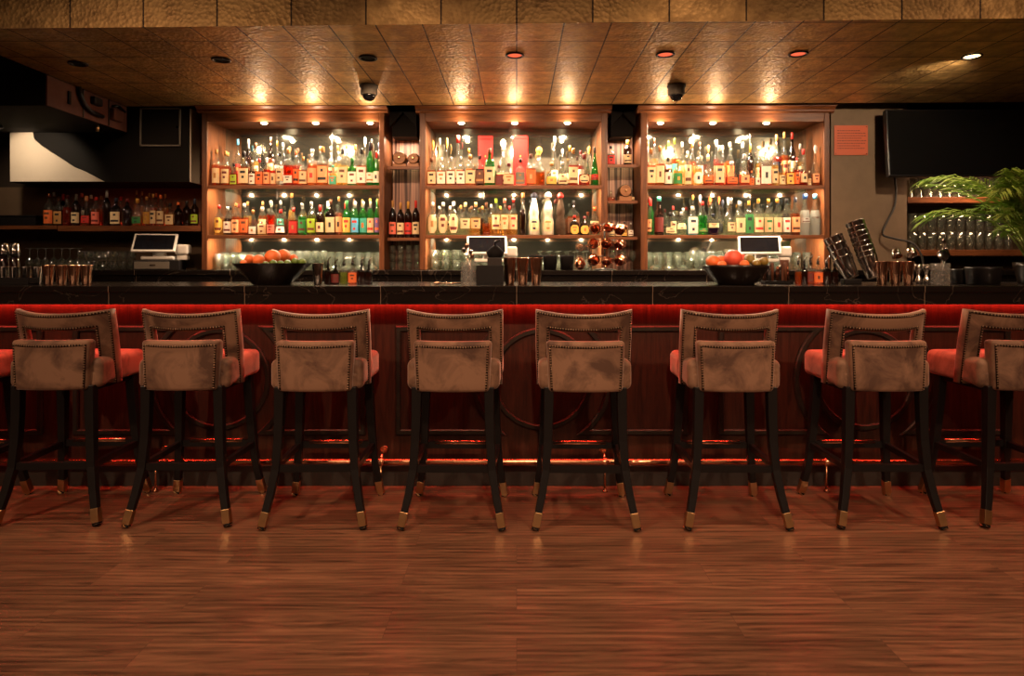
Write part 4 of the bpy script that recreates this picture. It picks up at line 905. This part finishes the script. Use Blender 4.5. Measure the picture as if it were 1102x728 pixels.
# jiggers, hour-glass shape
for i, px in enumerate((988.5, 997)):
    r = 4 * 3.86 / F; h = 22 * 3.86 / F
    o = MB().lathe([(r, 0), (r * .75, h * .25), (r * .35, h * .45), (r * .35, h * .5), (r * .8, h * .78), (r, h), (r * .9, h - .001), (r * .3, h * .55), (.001, h * .55)], 16).build('jigger', M['steel'])
    o.location = (X(px, 3.86), 3.86, BZT + .0005); tag(o, 'tall steel jigger, %s one beside the cut-glass jar of strainers' % ('left', 'right')[i], 'jigger', 'jiggers beside the strainers')
# leaning stacks of nested tins
def stack(px0, pyb, px1, pyt, d, n, wd, m_alt, where):
    a = Vector((X(px0, d), d, Z(pyb, d))); b = Vector((X(px1, d), d + .08, Z(pyt, d)))
    dr = b - a; L_ = dr.length; tl = 24 * d / F; q = dr.to_track_quat('Z', 'Y').to_euler()
    st = (L_ - tl) / (n - 1)
    for i in range(n):
        p = a + dr.normalized() * (st * i)
        tin(0, d, wd, 24, M['steel'], 'steel shaker tin, %s up in the %s' % (ordn(i + 1), where), where, loc=p, rot=q)
stack(917, 299, 903, 255, 4.02, 4, 21, None, 'short leaning stack left of the tall one')
stack(941, 299, 927, 238, 3.98, 8, 20, None, 'tall leaning stack near the copper tins')
t = empty('tin_tray', (X(915, 3.95), 3.93, BZT + .0005), 0, 'low black rubber tray under the leaning tins', 'tray')
MB().box(-.07, .035, -.05, .0, 0, .03).build('tray_base', M['mattblack'], t, bevel=.004)
# fruit bowls
def bowl(px, d, wd, ht, sq, lab):
    t = empty('fruit_bowl', (X(px, d), d, BZT + .0005), 0, lab, 'bowl', 'black fruit bowls on the bar'); r = wd * d / F / 2; h = ht * d / F
    if sq: prof = [(r * .46, 0), (r * .50, .004), (r * .98, h * .97), (r, h), (r * .97, h), (r * .5, .016), (.001, .014)]; ry = .62
    else: prof = [(r * .52, 0), (r * .56, .004), (r * .80, h * .45), (r * .95, h * .85), (r, h), (r * .96, h), (r * .75, h * .45), (r * .5, .016), (.001, .014)]; ry = .8
    MB().lathe(prof, 48, n=2 if not sq else 2.4, ry=ry).build('bowl_shell', M['bowl'], t)
    MB().lathe([(r * .47, 0), (r * .47, .003)], 32, n=2 if not sq else 2.4, ry=ry).build('foot', M['mattblack'], t); return r, h
bowl(293, 3.84, 83, 23, True, 'long flared black bowl of oranges and limes on the bar')
bowl(792, 3.84, 72, 21, False, 'rounded black bowl of grapefruit and mangoes on the bar')
def fruit(px, py, rp, d, m, name, lab, grp, sc=(1, 1, .95)):
    r = rp * d / F; t = MB().sphere((0, 0, 0), r, 20, 14, sc=sc).build(name, M[m]); t.location = (X(px, d), d, Z(py, d))
    t.rotation_euler = (random.uniform(-.4, .4), random.uniform(-.4, .4), random.uniform(0, 3)); tag(t, lab, 'fruit', grp)
    MB().lathe([(r * .10, 0), (r * .06, r * .04), (.001, r * .05)], 8, (0, 0, r * sc[2] * .985)).build('stem_end', M['lime'], t)
g1, g2 = 'fruit in the long black bowl', 'fruit in the round black bowl'
fruit(269, 279, 5.3, 3.90, 'orange', 'orange_fruit', 'pale orange at the left end of the long bowl', g1)
fruit(278.5, 280.5, 6.5, 3.80, 'orange', 'orange_fruit', 'bright orange in front, left of the largest orange in the long bowl', g1)
fruit(293.5, 277, 8.6, 3.87, 'orange', 'orange_fruit', 'largest orange on top of the long bowl', g1)
fruit(305, 275.5, 7.4, 3.95, 'orange', 'orange_fruit', 'orange at the back right of the largest one in the long bowl', g1)
fruit(262, 283.5, 3.8, 3.80, 'orange', 'orange_fruit', 'small orange resting low at the left rim of the long bowl', g1)
fruit(316, 278, 4.4, 4.02, 'orange', 'orange_fruit', 'small orange half hidden behind limes in the long bowl', g1)
for i, (a, b, r_) in enumerate(((286, 284.6, 4), (294, 283.8, 4.8), (302, 284.2, 4.3), (309.5, 283.6, 4.6), (317.5, 281.8, 5), (325.5, 282.2, 4.5))):
    fruit(a, b, r_ * .84, 3.765 if i < 4 else 3.80, 'lime', 'lime_fruit', 'green lime, %s from left in the long fruit bowl' % ordn(i + 1), g1, (1.15, 1, .95))
fruit(767, 282, 7.3, 3.84, 'orange', 'orange_fruit', 'orange at the left end of the round fruit bowl', g2)
fruit(775.5, 280.5, 5.5, 3.95, 'orange', 'orange_fruit', 'small orange behind, left of the big grapefruit', g2)
fruit(789, 278, 9.6, 3.86, 'grape', 'grapefruit', 'big pink grapefruit on top of the round fruit bowl', g2)
fruit(797, 280, 7.2, 4.02, 'grape', 'grapefruit', 'smaller pink fruit behind right of the big grapefruit', g2)
fruit(777, 285.6, 5.0, 3.76, 'orange', 'orange_fruit', 'orange low in front left of the grapefruit', g2)
fruit(801, 285, 5.4, 3.77, 'orange', 'orange_fruit', 'orange low in front right of the grapefruit', g2)
fruit(806.5, 279, 5.2, 3.90, 'mango', 'mango_fruit', 'brownish green mango right of the pink grapefruit', g2, (1.3, 1, .9))
fruit(814, 284, 4.6, 3.80, 'mango', 'mango_fruit', 'green mango lying low at the right of the bowl', g2, (1.25, 1, .9))
fruit(822, 281.5, 4.9, 3.88, 'mango', 'mango_fruit', 'round green mango at the far right rim of the round bowl', g2)
# small bitters bottles with pourers
def dasher(px, d, wd, top, liq, lb, lab, grp):
    o = bottle(X(px, d), d, BZT + .0005, wd * d / F, (Z(top, d) - BZT) * .80, 'square', liq, lb, 'black', lab, grp, dglass='dglass' if liq == 'dark' else None, name='bitters_bottle', accent='brown')
    h = (Z(top, d) - BZT)
    MB().tube([(0, 0, h * .78), (0, 0, h * .86), (.006, 0, h * .94), (.016, 0, h)], [.006, .005, .004, .003], 8).build('pour_spout', M['steel'], o)
for i, (px, wd, top, liq, lb) in enumerate(((353, 7, 277, 'dark', None), (361, 8, 279, 'dark', 'darkred'), (370, 7.5, 277, 'olive', None), (379.5, 8.5, 276, 'pink', 'orange'), (389, 8, 277, 'dark', None), (397, 7, 278, 'dark', None))):
    dasher(px, 3.92, wd, top, liq, lb, 'small bitters bottle with pour spout, %s of six right of the long fruit bowl' % ordn(i + 1), 'bitters bottles right of the long fruit bowl')
for i, (px, wd, top, liq, lb) in enumerate(((859, 6, 276, 'amber', None), (865.5, 6, 277, 'dark', None), (872, 6, 275, 'amber', 'darkred'), (880, 9, 275, 'pink', 'orange'), (889.5, 8, 276, 'dark', None), (898, 7, 277, 'dark', None))):
    dasher(px, 3.92, wd, top, liq, lb, 'small bitters bottle with pour spout, %s of six left of the leaning tins' % ordn(i + 1), 'bitters bottles left of the leaning tins')
# straws / tools in steel holders right of the round bowl
t = empty('tool_rack', (X(836, 3.98), 3.98, BZT + .0005), 0, 'black rack of upright copper and steel tools right of the round fruit bowl', 'tool rack')
MB().box(-.085, .085, -.04, .04, 0, .018).build('rack_tray', M['mattblack'], t, bevel=.003)
for i in range(7): MB().lathe([(.009, .018), (.009, .10 + .012 * (i % 3)), (.007, .105 + .012 * (i % 3))], 10, (-.07 + i * .0233, (-1) ** i * .012, 0)).build('tool_handle', [M['copper'], M['steel'], LM['brown']][i % 3], t)
MB().box(.03, .08, .018, .034, .018, .145).build('wooden_block', LM['brown'], t, bevel=.002)
# cut glass jars
def cutjar(px, d, wd, ht, lab, tools):
    t = empty('cut_glass_jar', (X(px, d), d, BZT + .0005), 0, lab, 'jar', 'cut-glass jars of bar tools'); r = wd * d / F / 2; h = ht * d / F
    mb = MB(); rows = 8; seg = 18; vs = []; fs = []
    for i in range(rows + 1):
        for k in range(seg):
            a = 2 * pi * (k + (i % 2) * .5) / seg; rr = r * (1 if (i + k) % 2 else .93); vs.append((rr * cos(a), rr * sin(a), h * i / rows))
    for i in range(rows):
        for k in range(seg): fs.append((i * seg + k, i * seg + (k + 1) % seg, (i + 1) * seg + (k + 1) % seg, (i + 1) * seg + k))
    fs.append(tuple(reversed(range(seg)))); mb.add(vs, fs).build('jar_wall', M['crystal'], t)
    return r, h
cutjar(504, 3.82, 17, 25, 'cut-glass jar of bar spoons left of the black napkin caddy', None)
cutjar(1012, 3.84, 19, 23, 'cut-glass jar of strainers beside the jiggers', None)
def spoon(px, d, a, b, m, name, lab, grp, head):
    """tool standing in a jar: rod from a to b in jar coordinates with its head at b"""
    o = MB().tube([a, b], .0022, 6).build(name, m); o.location = (X(px, d), d, BZT + .0005); tag(o, lab, 'bar tool', grp)
    dv = (Vector(b) - Vector(a)).normalized(); rot = dv.to_track_quat('Z', 'Y').to_matrix()
    if head == 'spoon': MB().sphere((0, 0, 0), .012, 10, 8, sc=(1, .3, 1.5)).build('spoon_head', m, o, loc=b)
    elif head == 'disc':
        MB().lathe([(.001, -.004), (.030, -.003), (.034, 0), (.030, .003), (.001, .002)], 24, b, rot=Matrix.Rotation(R(78), 3, 'X')).build('strainer_disc', m, o)
    elif head == 'cone': MB().lathe([(.002, -.03), (.03, .02), (.032, .022), (.028, .02), (.001, -.024)], 20, b, rot=Matrix.Rotation(R(-60), 3, 'Y')).build('strainer_cone', m, o)
    elif head == 'cup': MB().lathe([(.001, -.03), (.02, -.026), (.026, 0), (.027, .02), (.025, .02), (.001, -.02)], 20, b, rot=Matrix.Rotation(R(150), 3, 'X')).build('scoop_cup', m, o)
for i, (bx, bz, hd) in enumerate(((-.025, .20, 'spoon'), (-.008, .225, 'spoon'), (.012, .19, 'spoon'), (.02, .165, 'spoon'))):
    spoon(504, 3.82, (-bx * .4, .01 * (i - 1.5), .008), (bx, .01 * (i - 1.5), bz), M['coppertin'] if i % 2 else M['steel'], 'bar_spoon', 'long bar spoon, %s from left, standing in the cut-glass jar by the caddy' % ordn(i + 1), 'bar spoons in the left cut-glass jar', hd)
for i, (px, bx, bz, hd, nm, lb_) in enumerate(((964, .004, .178, 'cup', 'julep_scoop', 'small steel cup strainer standing in the middle copper tin of three'), (979, .010, .185, 'cup', 'fine_strainer', 'steel cup strainer in the right copper tin, beside the jiggers'), (1012, -.012, .170, 'disc', 'round_strainer', 'round flat strainer above the cut-glass jar by the jiggers'), (1012, .036, .178, 'cone', 'cone_strainer', 'cone strainer leaning right out of the cut-glass jar'), (1012, .052, .255, 'spoon', 'bar_spoon', 'bright bar spoon leaning furthest right out of the strainer jar'))):
    spoon(px, 3.84 if px > 1000 else 3.86, (.0, .012 * (i - 3) if px > 1000 else 0, .010), (bx, (.0, .0, -.042, .002, .050)[i], bz), M['steel'], nm, lb_, 'strainers and bar spoons near the jiggers', hd)
# black napkin caddy
t = empty('napkin_caddy', (X(527.5, 3.84), 3.84, BZT + .0005), 0, 'square black napkin caddy between the cut-glass jar and copper tins', 'caddy')
MB().box(-.078, .078, -.05, .05, 0, .008).build('caddy_base', M['black'], t)
MB().box(-.078, .078, -.05, -.044, .008, .112).build('front_wall', M['black'], t, bevel=.002); MB().box(-.078, .078, .044, .05, .008, .112).build('back_wall', M['black'], t, bevel=.002)
for s in (-1, 1): MB().box(s * .075 - .003, s * .075 + .003, -.044, .044, .008, .112).build('side_wall', M['black'], t)
MB().box(-.015, .068, -.040, .040, .008, .155).build('napkins', M['felt'], t, bevel=.004)
t = empty('knife_handles', (X(533, 3.95), 3.95, BZT + .0005), 0, 'black bottle-top dispenser standing behind the napkin caddy', 'dispenser')
MB().lathe([(.035, 0), (.036, .10), (.030, .14), (.045, .165), (.055, .19), (.03, .215), (.012, .23)], 16, ry=.8).build('dispenser_body', M['mattblack'], t)
MB().tube([(0, 0, .23), (.0, -.01, .25), (.03, -.02, .262)], .007, 8).build('spout', M['black'], t)
t.name = 'dispenser'
# long spoon lying on the bar
o = MB().tube([(-.08, 0, .008), (.05, 0, .010)], .004, 8).build('citrus_peeler', M['coppertin']); o.location = (X(487, 3.8), 3.8, BZT); tag(o, 'small copper peeler lying on the bar left of the cut-glass jar', 'bar tool')
MB().sphere((-.09, 0, .010), .014, 12, 8, sc=(1.4, .7, .6)).build('peeler_head', M['coppertin'], o)
# left end: crate and two steel-topped cruets
t = empty('bar_caddy', (X(18, 3.80), 3.80, BZT + .0005), 0, 'low black bar caddy at the far left end of the bar', 'caddy')
MB().box(-.13, .10, -.045, .045, 0, .012).build('caddy_base', M['mattblack'], t, bevel=.002); MB().box(-.13, .10, -.045, -.039, .012, .04).build('front_wall', M['mattblack'], t)
MB().box(-.13, .10, .039, .045, .012, .04).build('back_wall', M['mattblack'], t)
for i, px in enumerate((4.5, 16)):
    d = 4.1; t = empty('cheese_shaker', (X(px, d), d, BZT + .0005), 0, 'glass cruet with a steel top, %s of the pair at the left edge' % ('left', 'right')[i], 'cruet', 'steel-topped cruets at the left edge')
    MB().lathe([(.026, 0), (.028, .004), (.028, .15), (.02, .165)], 16).build('cruet_glass', GM['dark'], t)
    MB().lathe([(.030, .166), (.030, .20), (.026, .225), (.022, .232), (.024, .245), (.001, .25)], 16).build('cruet_top', M['steel'], t)
for o_ in [o for o in COL.objects if o.name.startswith('cheese_shaker')]: o_.name = 'glass_cruet'
# black bowls by the palm
for i, (px, wd, ht, d) in enumerate(((1035, 22, 16, 4.0), (1058, 34, 19, 3.84))):
    t = empty('garnish_pot', (X(px, d), d, BZT + .0005), 0, ('small black pot behind, right of the strainer jar', 'wide glossy black pot standing beside the palm')[i], 'pot', 'black pots near the palm')
    r = wd * d / F / 2; h = ht * d / F
    MB().lathe([(r * .86, 0), (r * .9, .004), (r, h * .9), (r, h), (r * .92, h), (r * .9, h * .4), (.001, h * .4)], 28).build('pot_wall', M['black'], t)
    MB().lathe([(r * .1, 0), (r * .1, h * .4 + .001), (r * .88, h * .42), (.001, h * .44)], 20).build('filling', M['felt'], t)
# black bins on the back counter
for i, px in enumerate((576, 592, 610)):
    d = 5.22; t = empty('garnish_bin', (X(px, d), d, CZ + .0005), 0, 'black bin on the back counter, %s of three right of the middle register' % ordn(i + 1), 'bin', 'black bins right of the middle register')
    MB().lathe([(.048, 0), (.055, .10), (.058, .115), (.053, .115), (.045, .05), (.001, .05)], 20, n=4).build('bin_wall', M['mattblack'], t)
    for k in range(4): MB().sphere((-.03 + .02 * k, .01 * (-1) ** k, .105), .012, 8, 6).build('contents', [M['coppertin'], M['steel'], M['redbox'], M['felt']][k], t)
# mug stand of copper balls
t = empty('mug_tree', (X(651, 5.20), 5.22, CZ + .0005), 0, 'slim metal mug tree carrying shiny copper mugs, right part of the middle cabinet', 'mug tree')
MB().lathe([(.09, 0), (.09, .008), (.012, .016), (.008, .02)], 24).build('base', M['patina'], t); MB().tube([(0, 0, .018), (0, 0, .37)], .007, 8).build('pole', M['patina'], t)
MUGS = [(640, 246, 7.8), (654.5, 245, 6.8), (667, 247, 7.4), (638, 262.5, 7), (652.5, 262, 7.2), (666.5, 263, 7), (639, 280, 8), (653, 281, 6.6), (667, 280, 7.4)]
for zz in (246, 262.5, 280): MB().tube([(-.105, -.0, Z(zz, 5.2) - CZ + .03), (.115, -.0, Z(zz, 5.2) - CZ + .03)], .004, 6).build('arm', M['patina'], t)
for i, (px, py, rp) in enumerate(MUGS):
    d = 5.13 + .02 * (i % 2); r = rp * d / F * .86
    o = MB().lathe([(.001, -r), (r * .5, -r * .88), (r * .85, -r * .5), (r, 0), (r * .88, r * .45), (r * .70, r * .72), (r * .74, r * .8), (r * .66, r * .74), (r * .9, 0), (.001, -r * .9)], 24, rot=Matrix.Rotation(R(random.choice((70, 95, 120))), 3, 'X') @ Matrix.Rotation(R(random.uniform(-30, 30)), 3, 'Y')).build('copper_mug', M['copper'])
    o.location = (X(px, d), d, Z(py, d)); tag(o, 'round copper mug, %s in the %s row of the mug tree' % (('left', 'middle', 'right')[i % 3], ('top', 'middle', 'bottom')[i // 3]), 'mug', 'round copper mugs on the mug tree')
    MB().tube([(r * .8 * cos(a) * 1.0 + 0, -.3 * r, r * sin(a) * .55) if False else (r * (.85 + .38 * sin(a)), 0, r * .55 * cos(a)) for a in [pi * k / 8 for k in range(9)]], .004, 6).build('handle', M['copper'], o)
t = tag(MB().sphere((0, 0, 0), .045, 20, 14, sc=(1, .7, 1)).lathe([(.02, .036), (.024, .05), (.018, .05), (.001, .04)], 16).build('copper_jar', M['copper']), 'small copper jar standing left of the mug tree', 'jar')
t.location = (X(624, 5.3), 5.3, CZ + .0455)

# ------------------------------------------------------------------ ceiling fittings
DL = [(84, 68, 0), (238, 64, 0), (396, 62, 0), (554, 59, 1), (716, 58, 1), (859, 57.5, 1), (1046, 60, 2)]
DN_L = ['unlit recessed downlight nearest the brown duct', 'unlit recessed downlight, second from the duct', 'unlit black downlight in front of the left dome camera', 'dim red downlight above the middle cabinet', 'dim red downlight in front of the right dome camera', 'dim red downlight above the right cabinet\'s corner', 'bright warm downlight above the television']
for (px, py, st), lb in zip(DL, DN_L):
    d = (SZ - CH) * F / (HY - py); x = X(px, d)
    t = empty('recessed_downlight', (x, d, SZ - .001), 0, lb, 'downlight', 'recessed downlights in the gold soffit')
    MB().lathe([(.048, 0), (.056, -.0), (.058, -.005), (.054, -.009), (.044, -.006), (.044, 0)], 28, cap=False).build('trim_ring', M['black'], t)
    MB().lathe([(.001, -.0025), (.043, -.002)], 24, cap=False).build('lamp_face', [M['mattblack'], M['dlred'], M['dlhot']][st], t)
    if st < 2: light('SPOT', 'downlight_beam', (x, d + .03, SZ - .03), 88 if px > 100 else 22, (1, .62, .36), (x, 5.4, 1.65), size=.03, spot=78, blend=.8)
    elif st == 2: light('SPOT', 'downlight_beam', (x, d, SZ - .03), 66, WARM2, (x - .1, 5.4, 1.2), size=.03, spot=135, blend=.6)
for px, py, lb in ((397, 100, 'dome camera above the niche beside the left cabinet'), (728, 101, 'dome camera above the right cabinet\'s left corner')):
    d = (SZ - CH) * F / (HY - 92) * 1.0; x = X(px, d)
    t = empty('dome_camera', (x, d, SZ - .001), 0, 'small hanging security ' + lb, 'security camera', 'dome cameras under the soffit')
    MB().lathe([(.066, 0), (.066, -.012), (.058, -.02), (.058, -.062), (.052, -.070)], 28).build('housing', M['duct'] if px < 0 else M['grey'], t)
    MB().sphere((0, 0, -.070), .046, 20, 12, sc=(1, 1, .9)).build('dome', M['screen'], t)

# duct / air unit hanging at the left end of the soffit
t = empty('air_duct', (-3.14, 4.42, 2.35), 0, 'brown metal air duct with a bent hose, hanging beside the gold soffit', 'duct')
MB().box(-1.5, -.004, 0, .905, 0, .40).build('duct_case', M['mattblack'], t, bevel=.004)
tag(MB().box(-.004, .008, 0, .905, 0.0, .205).build('side_cover', M['duct'], t, bevel=.004), 'brown side cover')
MB().box(.008, .014, .36, .37, .0, .205).build('seam', M['patina'], t); MB().box(.008, .014, .66, .67, 0, .205).build('seam', M['patina'], t)
MB().box(.008, .018, .20, .225, .06, .15).build('slot', M['mattblack'], t)
MB().tube([(.02, .30, .205), (.025, .31, .15), (.03, .35, .09), (.03, .43, .055), (.03, .56, .05)], .016, 10).build('hose', M['black'], t)
MB().rbox((.02, .50, .15), (.02, .05, .03), .01).build('valve', M['black'], t); MB().rbox((.022, .74, .10), (.022, .06, .045), .01).build('junction_box', M['duct'], t)
MB().tube([(.02, .70, .16), (.03, .76, .18), (.03, .84, .15)], .010, 8).build('hose', M['black'], t)
MB().lathe([(.012, -.05), (.014, -.02), (.008, 0)], 10, (-.05, .62, 0)).build('sprinkler', M['brass'], t)
# lamp lighting the bulkhead
t = empty('picture_lamp', (-3.88, 4.97, 2.30), 0, 'small dark ceiling lamp throwing light on the white bulkhead', 'lamp')
MB().lathe([(.022, .012), (.026, .02), (.022, .035), (.006, .045)], 16).build('lamp_shade', M['black'], t)
MB().tube([(0, 0, .04), (0, 0, .049)], .006, 6).build('stem', M['black'], t)

# ------------------------------------------------------------------ right side: television, sign, cable
t = empty('television', (X(1060, 5.2), 5.2, Z(190, 5.2)), 0, 'large black television mounted under the soffit at the right', 'television')
x0, x1 = X(957, 5.2) - X(1060, 5.2), 1.1; rot = Matrix.Rotation(R(-5), 3, 'X')
def part_rot(mb): mb.v = [tuple(rot @ Vector(v)) for v in mb.v]; return mb
part_rot(MB().box(x0, x1, 0, .05, 0, .54)).build('housing', M['black'], t, bevel=.005)
tag(part_rot(MB().box(x0 + .012, x1 - .012, -.003, -.0005, .016, .528)).build('screen', M['tv'], t), 'dark glossy screen')
part_rot(MB().box(.15, .45, .052, .23, .15, .4)).build('wall_mount', M['mattblack'], t)
t = empty('notice_sign', (X(916, 5.44), 5.445, Z(151, 5.44)), 0, 'orange notice sign pinned to the plaster wall beside the right cabinet', 'sign')
hw, hh = 18 * 5.44 / F, 16 * 5.44 / F
MB().box(-hw, hw, -.004, .0, -hh, hh).build('sign_board', M['orangebox'], t)
tx = MB()
for i in range(8):
    z = hh * (.62 - i * .17); x = -hw * .82
    while x < hw * (.8 if i % 3 else .55):
        ln = random.uniform(.008, .02); tx.box(x, x + ln, -.0048, -.0042, z, z + .006); x += ln + .005
tx.build('notice_lines', M['ink'], t)
for sx in (-1, 1):
    for sz in (-1, 1): MB().lathe([(.004, 0), (.003, .003)], 8, (sx * hw * .92, -.004, sz * hh * .9), rot=Matrix.Rotation(R(90), 3, 'X')).build('pin', M['steel'], t)
def smooth(P_, k=6):
    Q = [Vector(p) for p in P_]; out = []
    for i in range(len(Q) - 1):
        a, b, c, d_ = Q[max(i - 1, 0)], Q[i], Q[i + 1], Q[min(i + 2, len(Q) - 1)]
        for j in range(k):
            t_ = j / k; out.append(.5 * ((2 * b) + (c - a) * t_ + (2 * a - 5 * b + 4 * c - d_) * t_ ** 2 + (3 * b - a - 3 * c + d_) * t_ ** 3))
    return out + [Q[-1]]
o = MB().tube(smooth([(X(970, 5.3), 5.40, Z(186, 5.3)), (X(972, 5.3), 5.40, Z(205, 5.3)), (X(970, 5.3), 5.40, Z(222, 5.3)), (X(962, 5.3), 5.40, Z(238, 5.3)), (X(956, 5.3), 5.38, Z(252, 5.3)), (X(966, 5.3), 5.33, Z(257, 5.3)), (X(982, 5.3), 5.30, Z(262, 5.3)), (X(990, 5.3), 5.28, Z(275, 5.3)), (X(992, 5.3), 5.28, CZ + .006)]), .009, 8).build('power_cable', M['cord'])
tag(o, 'dark power cable hanging from the television down to the counter', 'cable')

# ------------------------------------------------------------------ palm
palm = empty('potted_palm', (X(1118, 4.0), 4.02, BZT + .0005), 0, 'feathery green potted palm at the right end of the bar', 'plant')
MB().lathe([(.085, 0), (.09, .004), (.115, .10), (.12, .13), (.11, .13), (.10, .105), (.001, .105)], 28).build('pot', M['bowl'], palm)
MB().lathe([(.104, .104), (.05, .112), (.001, .114)], 20).build('soil', M['felt'], palm)
rnd = random.Random(11)
def frond(az, elev, ln, curve, base):
    n = 16; pts = []; p = Vector(base); e = elev
    for i in range(n + 1):
        pts.append(p.copy()); d_ = Vector((cos(az) * cos(e), sin(az) * cos(e), sin(e))); p += d_ * (ln / n); e -= curve / n * (1 + i / n * 1.2)
    st = MB().tube(pts, [.006 - .0045 * i / n for i in range(n + 1)], 6).build('frond_stem', M['stem'], palm)
    mb = MB(); side = Vector((-sin(az), cos(az), 0))
    for i in range(5 * 2, n * 2 + 1):
        f = i / 2; k = int(f); k = min(k, n - 1); q = pts[k].lerp(pts[k + 1], f - k) if k < n else pts[n]
        t_ = (pts[min(k + 1, n)] - pts[max(k - 1, 0)]).normalized(); nrm = side.cross(t_).normalized()
        u = (i - 10) / (2 * n - 10); L_ = .17 * ln / .6 * (.40 + .85 * u * (1 - u) * 2.2) * rnd.uniform(.8, 1.15)
        for s in (-1, 1):
            dr = (side * s * .72 + t_ * (.75 + .5 * u) + nrm * rnd.uniform(-.05, .35)).normalized(); wv = t_.cross(dr).normalized().cross(dr) * .0058
            a = q; b = q + dr * L_ * .5 + Vector((0, 0, .006)); c = q + dr * L_ + Vector((0, 0, -.18 * L_))
            mb.add([a, b + wv, c, b - wv, b + nrm * -.003], [(0, 1, 4), (1, 2, 4), (2, 3, 4), (3, 0, 4)], 0, True)
    mb.build('leaflets', M['leaf'], palm)
for i in range(22):
    az = rnd.uniform(0, 2 * pi) if i > 13 else rnd.uniform(pi * .72, pi * 1.25); el = rnd.uniform(R(70), R(90)); ln = rnd.uniform(.52, .90)
    frond(az, el, ln, rnd.uniform(.7, 1.5), (.035 * cos(az), .035 * sin(az), .11))

light('AREA', 'rack_fill', (X(1035, 5.5), 5.30, 2.0), 5, WARM, (X(1035, 5.5), 5.6, 1.3), size=.5, sizey=.05)  # added warm fill to bring out the glasses in the rack
